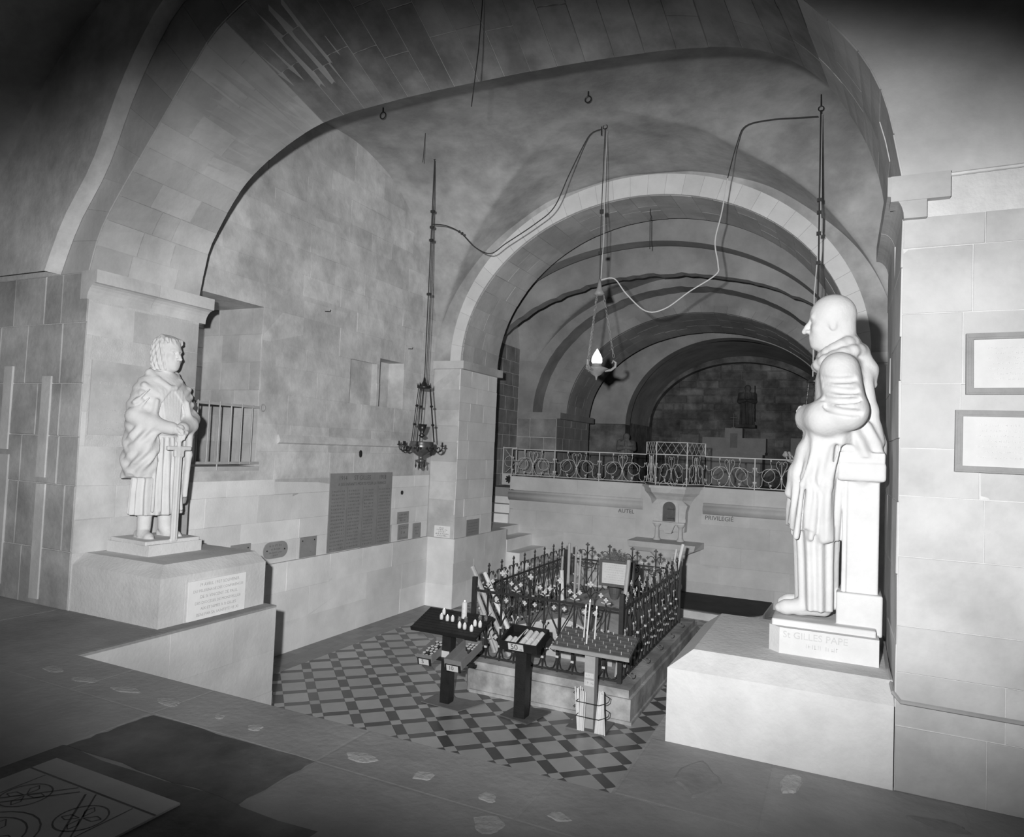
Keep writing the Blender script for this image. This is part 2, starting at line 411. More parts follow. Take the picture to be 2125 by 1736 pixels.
for (cx, cy) in cells:
    for kind, u0, u1, v0, v1, mt in (('small_tile', -TB/2, TB/2, -TB/2, TB/2, 'tilel'), ('pale_tile', TB/2, TP-TB/2, TB/2, TP-TB/2, 'tilel'),
                                     ('dark_tile', TB/2, TP-TB/2, -TB/2, TB/2, 'tiled'), ('dark_tile', -TB/2, TB/2, TB/2, TP-TB/2, 'tiled')):
        g = .0015; sq = [(u0+g, v0+g), (u1-g, v0+g), (u1-g, v1-g), (u0+g, v1-g)]
        rel = [(u*E1[0]+v*E2[0], u*E1[1]+v*E2[1]) for u, v in sq]; wld = [(cx+a, cy+b) for a, b in rel]
        if min(p[1] for p in wld) < 4.6: continue                      # out of sight under the floor edge
        if all(-4.3 < p[0] < -1.7 and 7.3 < p[1] < 10.7 for p in wld): continue   # under the tomb plinth
        if all(-9 < p[0] < -4.86 and p[1] < 5.15 for p in wld) or all(p[0] > -1.0 and p[1] < 5.15 for p in wld): continue
        cl = clip(wld, TX0, TX1, TY0, TY1)
        if len(cl) < 3: continue
        z = PZ
        if cnt[kind] < 295:
            full = len(cl) == 4 and all(abs(a[0]-b[0])+abs(a[1]-b[1]) < 1e-6 for a, b in zip(cl, wld))
            key = (kind, round(u0, 3), round(v0, 3))
            if full and key in cache: me = cache[key]
            else:
                P = rel if full else [(a-cx, b-cy) for a, b in cl]; n = len(P)
                me = bpy.data.meshes.new(kind); me.from_pydata([(a, b, 0) for a, b in P]+[(a, b, -.008) for a, b in P], [], [tuple(range(n-1, -1, -1)) if False else tuple(range(n))]+[(n+k, n+(k+1) % n, (k+1) % n, k) for k in range(n)])
                if full: cache[key] = me
            o = child(kind, me, mt, pit); o.location = (cx, cy, z+rng.uniform(-.0006, .0006)); cnt[kind] += 1
        else:
            n = len(cl); rest[kind].add([(a, b, z) for a, b in cl]+[(a, b, z-.008) for a, b in cl], [tuple(range(n))]+[(n+k, n+(k+1) % n, (k+1) % n, k) for k in range(n)])
for k, mb in rest.items():
    if mb.v: o = child(k+'s_beyond', mb, 'tiled' if k == 'dark_tile' else 'tilel', pit); o['kind'] = 'stuff'
y = 5.25
while y < 10.5:                                                        # border of plain grey tiles along the wall
    for (a, b) in ((WL+.02, WL+.19), (WL+.193, WL+.356), (WL+.359, TX0-.004)):
        child('border_tile', MB().box(a, b, y, y+.24, PZ-.008, PZ+rng.uniform(-.0006, .0006)), 'tileb', pit)
    y += .243

# ---- left wall with the window embrasure and two little niches
lw = MB()
hw = (5.36, 6.50, 1.25, 3.25); h1 = (8.24, 8.89, 2.14, 2.92); h2 = (8.96, 9.62, 2.13, 2.94)
ysn = sorted({5.0, 10.6, hw[0], hw[1], h1[0], h1[1], h2[0], h2[1]}); zsn = sorted({0.0, 6.6, hw[2], hw[3], h1[2], h1[3], h2[2], h2[3]})
def inh(y, z): return any(a < y < b and c < z < d for a, b, c, d in (hw, h1, h2))
for a, b in zip(ysn, ysn[1:]):
    for c, d in zip(zsn, zsn[1:]):
        if not inh((a+b)/2, (c+d)/2): lw.add([(WL,a,c),(WL,b,c),(WL,b,d),(WL,a,d)], [(0,1,2,3)])
for (a, b, c, d), dp in ((hw, 1.05), (h1, .10), (h2, .30)):
    x = WL-dp
    lw.add([(WL,a,c),(WL,b,c),(WL,b,d),(WL,a,d),(x,a,c),(x,b,c),(x,b,d),(x,a,d)], [(0,4,5,1),(1,5,6,2),(2,6,7,3),(3,7,4,0),(4,7,6,5)])
wall_left = struct(lw.build('wall_left', 'wall'), 'old stone side wall with a barred window recess and two small niches')
masonry(wall_left, (WL, 5.2, 1.08), YA, ZA, 5.36, 5.2, 'wall', (.27, .42), (.5, 1.15), .004, .003, .0015, seed=5,
        holes=[(hw[0]-5.2, hw[1]-5.2, hw[2]-1.08, hw[3]-1.08), (h1[0]-5.2, h1[1]-5.2, h1[2]-1.08, h1[3]-1.08), (h2[0]-5.2, h2[1]-5.2, h2[2]-1.08, h2[3]-1.08)])
masonry(wall_left, (WL, 5.2, .0), YA, ZA, 5.36, 1.08, 'dress', (.26, .36), (.55, 1.2), .003, .003, .0015, seed=8)
masonry(wall_left, (WL-1.05, hw[1]-.002, hw[2]), XA, ZA, 1.04, 2.0, 'pier', (.28, .36), (.3, .6), .004, .004, .0018, seed=18)
masonry(wall_left, (WL-1.046, hw[0], hw[2]), YA, ZA, 1.14, 2.0, 'wall', (.25, .40), (.3, .6), .008, .004, .004, seed=19)
child('string_course', MB().prism([(WL-.02, 1.53), (WL+.035, 1.56), (WL+.05, 1.60), (WL+.02, 1.66), (WL-.02, 1.66)], 'y', 6.84, 9.83), 'wall', wall_left)
child('window_sill', MB().box(WL-.3, WL+.015, hw[0], hw[1]+.04, 1.20, 1.252), 'pier', wall_left)
# lower part stands a little proud: its top is the narrow ledge at floor level
lwb = struct(MB().box(WL-.2, WL+.03, 5.2, 10.6, PZ, -.006).build('wall_left_base', 'dress'))
masonry(lwb, (WL+.03, 5.2, PZ), YA, ZA, 5.36, 1.2, 'dress', (.38, .44), (.7, 1.4), .003, .003, .0015, seed=9)
struct(MB().box(WR, WR+.3, 5.2, 14.2, PZ, 6.6).build('wall_right', 'wall'))

# ---- near piers
pl = struct(MB().box(-9.5, X0, 4.0, 5.2, 0, 3.05).build('wall_pier_left', 'joint'), 'massive pier behind the statue with the sword')
pr_ = struct(MB().box(X1, 4.5, 4.0, 5.2, 0, 3.05).build('wall_pier_right', 'joint'), 'massive pier bearing two framed texts behind the pope statue')
masonry(pl, (X0, 4.0, .50), YA, ZA, 1.2, 2.28, 'pier', (.30, .40), (.45, .8), .004, .004, .0018, seed=31, holes=[(.05, .60, 1.07, 1.77)])
masonry(pl, (-9.4, 4.0, .0), XA, ZA, 9.4+X0, 3.05, 'pierl', (.40, .60), (.25, .75), .008, .008, .005, seed=33)
masonry(pr_, (X1, 4.0, 0), XA, ZA, 3.4, 2.85, 'pierr', (.22, .36), (.42, .95), .004, .004, .0018, seed=37)
masonry(pr_, (X1, 5.2, .40), NY, ZA, 1.2, 2.45, 'pierr', (.22, .36), (.5, .8), .004, .004, .0018, seed=38)
for (a, b, c, d) in ((-6.75, -6.62, .05, 1.10), (-6.77, -6.64, 1.16, 2.1), (-7.36, -7.22, .12, 1.35), (-7.38, -7.25, 1.4, 2.2)):
    child('pilaster_strip', MB().box(a, b, 3.975, 4.0, c, d), 'pier', pl)
# imposts
def impost(name, x, sgn, y0, y1, z0, out, zt, parent, mt='pier', ext=0.0):
    P = [(x-sgn*.1, z0), (x, z0)]
    for i in range(7):
        t = i/6*math.pi/2; P.append((x+sgn*out*(1-math.cos(t)), z0+(zt-z0)*.55*math.sin(t)))
    P += [(x+sgn*out, zt), (x-sgn*.1, zt)]
    return child(name, MB().prism(P, 'y', y0, y1), mt, parent)
for a, b in ((3.98, 4.62), (4.625, 5.28)): impost('impost', X0, 1, a, b, 2.80, .12, 3.06, pl)
for a, b in ((3.96, 4.6), (4.605, 5.24)): impost('impost', X1, -1, a, b, 2.84, .075, 3.06, pr_, 'pierr')
child('impost_block', MB().box(X1-.06, X1+.20, 3.955, 4.1, 2.93, 3.06), 'pierr', pr_)
child('string_course', MB().tube([(X1+.02, 3.985, 3.045), (X1+.3, 3.98, 3.05), (X1+2.4, 3.985, 3.09)], .010, 6), 'wall', pr_)

# ---- near transverse arch between the piers
PF = spline([(X0-.03,3.05), (-6.16,3.40), (-6.05,3.70), (-5.58,4.28), (-4.77,4.68), (-3.9,4.78), (-2.97,4.79), (-2.0,4.77), (-1.1,4.70), (-.56,4.56), (-.20,4.30), (.06,3.90), (.20,3.50), (X1,3.05)])
PN = spline([(X0-.03,3.05), (-6.12,3.38), (-5.95,3.64), (-5.60,4.06), (-5.05,4.70), (-4.69,5.04), (-3.9,5.36), (-2.97,5.45), (-2.0,5.32), (-1.1,4.92), (-.50,4.40), (-.06,3.92), (.15,3.55), (X1,3.05)])
arch1 = struct(arch_wall('wall_arch_near', PN, PF, 4.0, 5.2, -11, 4.5, 8.2, 'soffit'), 'broad transverse arch between the piers of the two statues')
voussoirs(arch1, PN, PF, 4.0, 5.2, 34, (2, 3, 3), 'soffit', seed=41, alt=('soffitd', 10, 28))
# ring of the near arch on its front face, then the stepped-out order and the barrel of the photographer's bay
PO = spline([(-6.62,3.05), (-6.40,3.50), (-6.04,3.98), (-5.74,4.60), (-5.43,5.06), (-5.1,5.36), (-4.2,5.8), (-2.97,6.0), (-1.8,5.8), (-.85,5.3), (-.25,4.75), (.15,4.1), (.42,3.5), (.6,3.05)])
def ring_stones(parent, A, B, y, n, mt, proud=.02, name='ring_stone', seed=1, gap=.006, i1=None):
    A = resample(A, n*2); B = resample(B, n*2)
    for i in range(n if i1 is None else i1):
        vs = []
        for yy in (y-proud, y+.03):
            for k in (0, 1, 2):
                s = 2*i+k; f = gap/.3
                a, b = A[s], B[s]
                if k == 0: a = (a[0]+(A[s+1][0]-a[0])*f, a[1]+(A[s+1][1]-a[1])*f); b = (b[0]+(B[s+1][0]-b[0])*f, b[1]+(B[s+1][1]-b[1])*f)
                vs += [(a[0], yy, a[1]), (b[0], yy, b[1])]
        child(name, MB().add(vs, [(0,2,3,1), (2,4,5,3), (0,1,7,6), (4,10,11,5), (0,6,8,2), (2,8,10,4), (1,3,9,7), (3,5,11,9)]), mt, parent)
ring_stones(arch1, PN, PO, 4.0, 30, 'soffit', .006, i1=15)
PQ = spline([(-6.62,3.05), (-6.40,3.50), (-6.04,3.98), (-5.74,4.60), (-5.43,5.06), (-5.1,5.36), (-4.2,5.8), (-2.97,6.2), (-1.4,6.45), (.4,6.4), (2.0,5.9), (3.3,4.9), (4.2,3.05)])
PB = spline([(-8.1,3.05), (-7.62,3.75), (-7.3,4.26), (-6.74,4.94), (-6.06,5.45), (-5.2,5.95), (-4.2,6.35), (-2.97,6.6), (-1.4,6.8), (.4,6.75), (2.1,6.2), (3.5,5.1), (4.5,3.05)])
struct(arch_wall('wall_arch_order', PQ, PQ, 3.84, 3.99, -11, 4.8, 8.0, 'wall'))
vb = MB(); A = resample(PB, 60)
for (ya, yb) in ((3.84, 2.4), (2.4, .6), (.6, -3.5)):
    for a, b in zip(A, A[1:]): vb.add([(a[0],ya,a[1]), (b[0],ya,b[1]), (b[0],yb,b[1]), (a[0],yb,a[1])], [(0,1,2,3)])
struct(vb.build('ceiling_near', 'vault'))
struct(MB().box(-9.6, -8.1, -3.5, 4.0, 0, 3.1).build('wall_aisle_left', 'wall')); struct(MB().box(4.5, 4.9, -3.5, 4.0, 0, 3.1).build('wall_aisle_right', 'wall'))
struct(MB().box(-9.6, 4.9, -3.8, -3.5, 0, 8).build('wall_back', 'wall'))

# ---- groin vault over the sunken bay
def groin(name, x0, x1, y0, y1, z0, hx, hy, mt, nx=150, ny=150, seed=2, px=2.0, py=2.2, wob=.012):
    xc, yc = (x0+x1)/2, (y0+y1)/2; ax, ay = (x1-x0)/2, (y1-y0)/2
    xs_ = np.linspace(x0, x1, nx+1); ys_ = np.linspace(y0, y1, ny+1); Xg, Yg = np.meshgrid(xs_, ys_, indexing='ij')
    zA = z0+hx*np.maximum(0, 1-np.abs((Xg-xc)/ax)**px)**(1/px); zB = z0+hy*np.maximum(0, 1-np.abs((Yg-yc)/ay)**py)**(1/py)
    r_ = np.random.RandomState(seed); Z = np.maximum(zA, zB)
    for k in range(7):
        a, b, p = r_.uniform(.6, 3.2), r_.uniform(.6, 3.2), r_.uniform(0, 6.28); Z = Z+wob*.4*np.sin(a*Xg*2+b*Yg*2+p)*np.clip(Z-z0, 0, 1)
    vs = np.stack([Xg, Yg, Z], -1).reshape(-1, 3); i, j = np.meshgrid(np.arange(nx), np.arange(ny), indexing='ij'); k = (i*(ny+1)+j).ravel()
    fs = np.stack([k, k+1, k+ny+2, k+ny+1], 1)
    me = bpy.data.meshes.new(name); me.from_pydata(vs.tolist(), [], fs.tolist()); me.polygons.foreach_set('use_smooth', [True]*len(me.polygons))
    return struct(link(name, me, mt))
groin('ceiling_vault', WL, WR, 5.2, 10.6, 3.0, 3.02, 3.06, 'vault')

# ---- far pilasters, second transverse arch
pil = struct(MB().box(WL, -6.06, 10.58, 12.0, PZ, 3.1).build('wall_pilaster_left', 'joint'), 'stone pilaster beside the stair')
masonry(pil, (WL, 10.58, .0), XA, ZA, .54, 2.96, 'pier', (.28, .36), (.54, .6), .004, .004, .0018, seed=51)
masonry(pil, (-6.06, 10.575, .0), YA, ZA, 1.425, 2.96, 'dress', (.28, .36), (.5, .8), .004, .004, .0018, seed=52)
child('pilaster_base', MB().box(WL, -6.03, 10.55, 12.05, PZ, -.004), 'dress', pil)
masonry(pil, (WL+.03, 10.55, PZ), XA, ZA, .54, 1.196, 'dress', (.36, .42), (.54, .6), .004, .004, .0018, seed=53)
masonry(pil, (-6.03, 10.55, PZ), YA, ZA, 1.5, 1.196, 'dress', (.36, .42), (.6, .9), .004, .004, .0018, seed=54)
child('impost', MB().box(WL, -5.98, 10.52, 12.08, 2.96, 3.10), 'pier', pil)
pr2 = struct(MB().box(.12, WR, 10.58, 12.0, PZ, 3.1).build('wall_pilaster_right', 'wall'))
child('impost', MB().box(.04, WR, 10.52, 12.08, 2.96, 3.10), 'pier', pr2)
P2 = ell(XC, 3.09, 3.08, 2.58); P2b = ell(-3.0, 3.07, 3.05, 2.70); P2o = ell(XC, 3.30, 3.10, 2.88)
a2 = struct(arch_wall('wall_arch_far', P2, P2b, 10.58, 12.0, WL-1, WR+1, 8, 'vault'), 'second transverse arch with a pale ring of stones')
ring_stones(a2, P2, P2o, 10.58, 33, 'ring', .03, seed=2)
voussoirs(a2, P2, P2b, 10.6, 12.0, 27, (2, 3), 'soffit', gap=.006, proud=.004, seed=61)

# ---- the upper chapel beyond the retaining wall
CF = .72
struct(MB().box(-8, 3, 14.3, 24.2, CF-.2, CF).build('floor_chapel', 'chapel'))
C2 = ell(-3.5, 3.65, 3.0, 2.552); C3 = ell(-3.4, 3.9, 2.8, 2.321)
groin('ceiling_passage', -7.4, 1.2, 12.0, 13.6, 3.0, 3.05, 2.9, 'chapel', 80, 30, 5)
struct(arch_wall('wall_arch_order_2', C2, C2, 12.55, 12.9, -8.5, 2.5, 8, 'chapel'))
struct(arch_wall('wall_arch_broken', C3, C3, 13.3, 13.55, -8.5, 2.5, 8, 'chapel', jag=.022))
groin('ceiling_chapel', -7.4, 1.2, 13.55, 16.0, 2.4, 3.3, 3.2, 'chapel', 90, 50, 9)
C4 = ell(-3.4, 3.6, 2.5, 2.967); C5o = ell(-3.25, 3.6, 2.5, 2.66); C5 = ell(-3.2, 3.15, 2.5, 2.495); C6 = ell(-3.2, 3.15, 2.45, 2.363)
struct(arch_wall('wall_arch_order_3', C4, C4, 15.9, 16.5, -8.5, 2.5, 8, 'chapel', jag=.015))
a3 = struct(arch_wall('wall_arch_chapel', C5, C6, 16.6, 18.3, -8.5, 2.5, 8, 'chapel'))
ring_stones(a3, C5, C5o, 16.6, 31, 'chapel', .04, seed=4)
voussoirs(a3, C5, C6, 16.62, 18.3, 31, (3,), 'chapel', gap=.014, proud=.006, seed=63)
pr3 = struct(MB().box(-7.4, -6.35, 15.9, 18.3, CF, 2.5).build('wall_pier_chapel_left', 'joint'))
masonry(pr3, (-7.4, 15.9, CF), XA, ZA, 1.05, 1.66, 'bare', (.28, .36), (.35, .6), .012, .012, .006, seed=71)
masonry(pr3, (-6.35, 15.9, CF), YA, ZA, 2.4, 1.66, 'chapel', (.28, .36), (.4, .8), .008, .012, .006, seed=72)
child('impost', MB().box(-7.5, -6.22, 15.82, 18.38, 2.38, 2.53), 'chapel', pr3)
struct(MB().box(-.05, 1.2, 15.9, 18.3, CF, 2.5).build('wall_pier_chapel_right', 'chapel'))
wcl = struct(MB().box(-7.7, -7.4, 12.0, 24, CF-.8, 7).build('wall_chapel_left', 'joint'))
masonry(wcl, (-7.4, 12.05, CF), YA, ZA, 3.8, 3.4, 'bare', (.25, .36), (.35, .7), .014, .012, .006, seed=73)
struct(MB().box(1.2, 1.5, 12.0, 24, CF-.8, 7).build('wall_chapel_right', 'chapel'))
C7 = ell(-2.95, 2.85, 2.45, 2.49); C8 = ell(-3.05, 2.95, 2.55, 2.18)
struct(arch_wall('wall_arch_chapel_2', C7, C7, 20.0, 20.5, -8.5, 2.5, 8, 'chapel'))
groin('ceiling_chapel_2', -7.4, 1.2, 18.3, 20.0, 2.4, 3.0, 2.9, 'chapel', 70, 30, 11)
struct(MB().box(-7.4, -5.8, 20.0, 20.5, CF, 2.46).build('wall_pier_chapel_left_2', 'sooty')); struct(MB().box(-.1, 1.2, 20.0, 20.5, CF, 2.46).build('wall_pier_chapel_right_2', 'chapel'))
bv = MB(); A = resample(ell(-3.0, 3.05, 2.5, 2.42), 50)
for a, b in zip(A, A[1:]): bv.add([(a[0],20.5,a[1]), (b[0],20.5,b[1]), (b[0],24,b[1]), (a[0],24,a[1])], [(0,1,2,3)])
struct(bv.build('ceiling_chapel_3', 'chapel'))
struct(MB().box(-6.3, -6.0, 20.5, 24, CF, 2.55).build('wall_apse_left', 'sooty')); struct(MB().box(0, .3, 20.5, 24, CF, 2.55).build('wall_apse_right', 'sooty'))
we = struct(MB().box(-7.4, 1.2, 24, 24.3, CF, 6).build('wall_end', 'sooty'), 'soot-stained rough masonry end wall of the chapel')
masonry(we, (-6.2, 24, CF), XA, ZA, 6.3, 4.2, 'sooty', (.22, .38), (.30, .85), .03, .025, .014, seed=81, var=.02, holes=[(2.05, 4.2, 0, 1.45)])
struct(arch_wall('wall_arch_end', C8, C8, 23.6, 24, -8.5, 2.5, 8, 'sooty'))

# ---- retaining wall of the chapel with its roll moulding
fw = struct(MB().box(-6.62, 2, 14.0, 14.3, PZ, 1.0).build('wall_far', 'dressf'), 'dressed stone retaining wall lettered either side of the altar')
masonry(fw, (-6.62, 14.0, PZ), XA, ZA, 7.6, 1.68, 'dressf', (.34, .42), (.8, 1.5), .004, .004, .0018, seed=91, holes=[(2.85, 4.15, .9, 1.7)])
masonry(fw, (-6.62, 14.0, .70), XA, ZA, 7.6, .30, 'dressf', (.30, .30), (1.5, 2.4), .004, .004, .0018, seed=92, holes=[(2.95, 4.18, 0, .3)])
def roll(x0, x1):
    P = [(14.02, .47), (13.985, .48)]+[(13.985-.055*math.sin(math.pi*i/8), .49+.17*i/8) for i in range(1, 8)]+[(13.985, .66), (13.97, .685), (14.02, .70)]
    child('roll_moulding', MB().prism(P, 'x', x0, x1), 'dressf', fw, True)
roll(-6.66, -3.64); roll(-2.44, 1.0)
child('corner_return', MB().box(-6.64, -6.55, 14.0, 14.5, PZ, 1.0), 'dressf', fw)

# ---- stair beside the retaining wall
st = struct(MB().box(-6.9, -6.55, 12.1, 12.72, PZ, .26).build('wall_stair', 'dress'), 'stone stair rising along the retaining wall')
child('parapet', MB().box(-6.6, -6.05, 12.05, 12.68, PZ, -.002), 'dress', st)
zt = [-1.0, -.80, -.64, -.47, -.226, -.045]; xe = [-4.86, -5.16, -5.46, -5.76, -6.05, -6.385]
for i, (z, x) in enumerate(zip(zt, xe)):
    z0 = PZ if i == 0 else zt[i-1]
    child('step', MB().box(-7.35, x, 12.72, 14.0, z0, z), 'dress', st)
for i in range(4): child('step', MB().box(-7.35, -6.66, 14.0+.3*i, 14.0+.3*i+.6, -.045+.19*i, -.045+.19*(i+1)), 'dress', st)
# ================================================================== carved statues (signed distance volume -> one continuous surface)
MT.update({
 'carved': mat('carved_limestone', .52, .62, 5, bump=.30, bscale=45, rough=.8),
 'carvedw': mat('white_limestone', .45, .53, 5, bump=.22, bscale=45, rough=.8),
 'ped':    mat('pedestal_stone', .50, .60, 4, bump=.35, bscale=35, stain=.12, sscale=1.4),
 'pedw':   mat('pale_pedestal_stone', .46, .56, 4, bump=.35, bscale=35, stain=.10, sscale=1.4),
 'marble': mat('white_marble', .66, .76, 5, bump=.05, rough=.5),
 'plaqd':  mat('grey_marble', .24, .30, 6, bump=.05, rough=.5, rnd=.15),
 'letter': mat('dark_lettering', .10, .14, 20, bump=0),
 'letterl':mat('worn_lettering', .36, .44, 20, bump=0),
 'iron':   mat('dark_iron', .012, .024, 12, bump=.15, bscale=80, rough=.45, spec=.5),
 'ironp':  mat('painted_iron', .30, .38, 12, bump=.1, bscale=80, rough=.5, spec=.4),
 'frame':  mat('picture_frame_wood', .16, .20, 12, bump=.1, rough=.5),
 'paper':  mat('white_paper', .50, .58, 8, bump=0, rough=.7),
 'paperf': mat('framed_sheet', .40, .46, 8, bump=0, rough=.7),
 'cable':  mat('dark_cable', .03, .05, 8, bump=0, rough=.6),
 'cablel': mat('pale_cable', .5, .6, 8, bump=0, rough=.6),
})
class Vol:
    def __init__(s, lo, hi, h):
        s.h = h; s.lo = np.array(lo, np.float32); n = np.ceil((np.array(hi)-np.array(lo))/h).astype(int)+1; s.n = n
        s.ax = [(s.lo[i]+h*np.arange(n[i])).astype(np.float32) for i in range(3)]; s.d = np.full(n, .2, np.float32)
    def win(s, lo, hi, pad=.07):
        sl = []
        for i in range(3):
            a = int(np.clip((lo[i]-pad-s.lo[i])/s.h, 0, s.n[i]-1)); b = int(np.clip((hi[i]+pad-s.lo[i])/s.h+2, 1, s.n[i])); sl.append(slice(a, b))
        g = np.meshgrid(*[s.ax[i][sl[i]] for i in range(3)], indexing='ij', sparse=True); return tuple(sl), g
    def uni(s, sl, d, k):
        a = s.d[sl]
        if k <= 0: s.d[sl] = np.minimum(a, d); return
        h = np.clip(.5+.5*(a-d)/k, 0, 1); s.d[sl] = a*(1-h)+d*h-k*h*(1-h)
    def sub(s, sl, d, k=.01):
        a = s.d[sl]; h = np.clip(.5-.5*(a+d)/k, 0, 1); s.d[sl] = a*(1-h)-d*h+k*h*(1-h)
    def ball(s, c, r, k=.02, cut=False, rot=0.0, tilt=0.0):
        """ellipsoid; rot about z, tilt about y"""
        r = np.array(r if hasattr(r, '__len__') else (r, r, r), np.float32); R = float(r.max())
        sl, (X, Y, Z) = s.win([c[i]-R for i in range(3)], [c[i]+R for i in range(3)])
        x, y, z = X-c[0], Y-c[1], Z-c[2]
        if rot: x, y = x*math.cos(rot)+y*math.sin(rot), -x*math.sin(rot)+y*math.cos(rot)
        if tilt: x, z = x*math.cos(tilt)-z*math.sin(tilt), x*math.sin(tilt)+z*math.cos(tilt)
        q = np.sqrt((x/r[0])**2+(y/r[1])**2+(z/r[2])**2); g = np.sqrt((x/r[0]**2)**2+(y/r[1]**2)**2+(z/r[2]**2)**2)+1e-6
        d = (q*(q-1)/g).astype(np.float32)
        (s.sub if cut else s.uni)(sl, d, k)
    def cap(s, a, b, ra, rb=None, k=.02, cut=False):
        rb = ra if rb is None else rb; a, b = np.array(a, float), np.array(b, float); R = max(ra, rb)
        sl, (X, Y, Z) = s.win(np.minimum(a, b)-R, np.maximum(a, b)+R); ba = b-a; L = ba@ba+1e-9
        t = np.clip(((X-a[0])*ba[0]+(Y-a[1])*ba[1]+(Z-a[2])*ba[2])/L, 0, 1)
        d = np.sqrt((X-a[0]-t*ba[0])**2+(Y-a[1]-t*ba[1])**2+(Z-a[2]-t*ba[2])**2)-(ra+(rb-ra)*t)
        (s.sub if cut else s.uni)(sl, d.astype(np.float32), k)
    def chain(s, pts, rs, k=.015):
        for i in range(len(pts)-1): s.cap(pts[i], pts[i+1], rs[i], rs[i+1], k if i else k)
    def box(s, c, h, r=.006, k=0.0, cut=False, rot=0.0):
        R = math.sqrt(h[0]**2+h[1]**2); sl, (X, Y, Z) = s.win([c[0]-R, c[1]-R, c[2]-h[2]], [c[0]+R, c[1]+R, c[2]+h[2]])
        x, y = X-c[0], Y-c[1]
        if rot: x, y = x*math.cos(rot)+y*math.sin(rot), -x*math.sin(rot)+y*math.cos(rot)
        qx, qy, qz = np.abs(x)-h[0]+r, np.abs(y)-h[1]+r, np.abs(Z-c[2])-h[2]+r
        d = np.sqrt(np.maximum(qx, 0)**2+np.maximum(qy, 0)**2+np.maximum(qz, 0)**2)+np.minimum(np.maximum(qx, np.maximum(qy, qz)), 0)-r
        (s.sub if cut else s.uni)(sl, d.astype(np.float32), k)
    def loft(s, secs, k=.02, fold=None, mask=None, cut=False):
        """stack of ellipses: secs = [(z, cx, cy, rx, ry)]; fold(theta, z) adds to the radius"""
        zs = np.array([q[0] for q in secs]); A = np.array([q[1:] for q in secs]); R = A[:, 2:].max()
        lo = [A[:, 0].min()-R, A[:, 1].min()-R, zs[0]]; hi = [A[:, 0].max()+R, A[:, 1].max()+R, zs[-1]]
        sl, (X, Y, Z) = s.win(lo, hi, .06); z = np.clip(Z, zs[0], zs[-1])
        cx, cy, rx, ry = [np.interp(z, zs, A[:, i]).astype(np.float32) for i in range(4)]
        x, y = X-cx, Y-cy; th = np.arctan2(y/ry, x/rx); f = fold(th, Z) if fold is not None else 0
        q = np.sqrt((x/rx)**2+(y/ry)**2)+1e-6; rad = np.sqrt(x*x+y*y); d = rad*(1-1/q)*.9-f
        d = np.maximum(d, np.abs(Z-(zs[0]+zs[-1])/2)-(zs[-1]-zs[0])/2).astype(np.float32)
        if mask is not None: d = np.maximum(d, mask(X, Y, Z)).astype(np.float32)
        (s.sub if cut else s.uni)(sl, d, k)
    def mesh(s, name):
        d = s.d; n = s.n; sg = d < 0; h = s.h
        c = np.zeros(n-1, np.int8)
        for i in (0, 1):
            for j in (0, 1):
                for k in (0, 1): c += sg[i:n[0]-1+i, j:n[1]-1+j, k:n[2]-1+k]
        act = (c > 0) & (c < 8); idx = np.full(n-1, -1, np.int64); I = np.argwhere(act); idx[act] = np.arange(len(I))
        acc = np.zeros((len(I), 3), np.float32); cn = np.zeros(len(I), np.float32); K = ((0,0,0),(1,0,0),(0,1,0),(1,1,0),(0,0,1),(1,0,1),(0,1,1),(1,1,1))
        val = [d[I[:,0]+a, I[:,1]+b, I[:,2]+e] for a, b, e in K]
        for p in range(8):
            for q_ in range(p+1, 8):
                if sum(abs(K[p][t]-K[q_][t]) for t in range(3)) != 1: continue
                va, vb = val[p], val[q_]; m_ = (va < 0) != (vb < 0); t = np.where(m_, va/(va-vb+1e-12), 0)
                for ax in range(3): acc[:, ax] += np.where(m_, K[p][ax]+t*(K[q_][ax]-K[p][ax]), 0)
                cn += m_
        V = (acc/cn[:, None]+I)*h+s.lo; F = []
        for ax in range(3):
            a, b = [(1, 2), (2, 0), (0, 1)][ax]
            s0 = np.take(sg, range(n[ax]-1), ax); s1 = np.take(sg, range(1, n[ax]), ax); E_ = np.argwhere(s0 != s1)
            E_ = E_[(E_[:, a] > 0) & (E_[:, b] > 0) & (E_[:, a] < n[a]-1) & (E_[:, b] < n[b]-1)]
            if not len(E_): continue
            def cell(da, db):
                q_ = E_.copy(); q_[:, a] -= da; q_[:, b] -= db; return idx[q_[:, 0], q_[:, 1], q_[:, 2]]
            Q = np.stack([cell(1, 1), cell(0, 1), cell(0, 0), cell(1, 0)], 1); fl = ~sg[E_[:, 0], E_[:, 1], E_[:, 2]]; Q[fl] = Q[fl][:, ::-1]; F.append(Q)
        F = np.concatenate(F); F = F[(F >= 0).all(1)]
        me = bpy.data.meshes.new(name); me.from_pydata(V.tolist(), [], F.tolist()); me.update()
        me.polygons.foreach_set('use_smooth', [True]*len(me.polygons)); return me
sin, cos = np.sin, np.cos

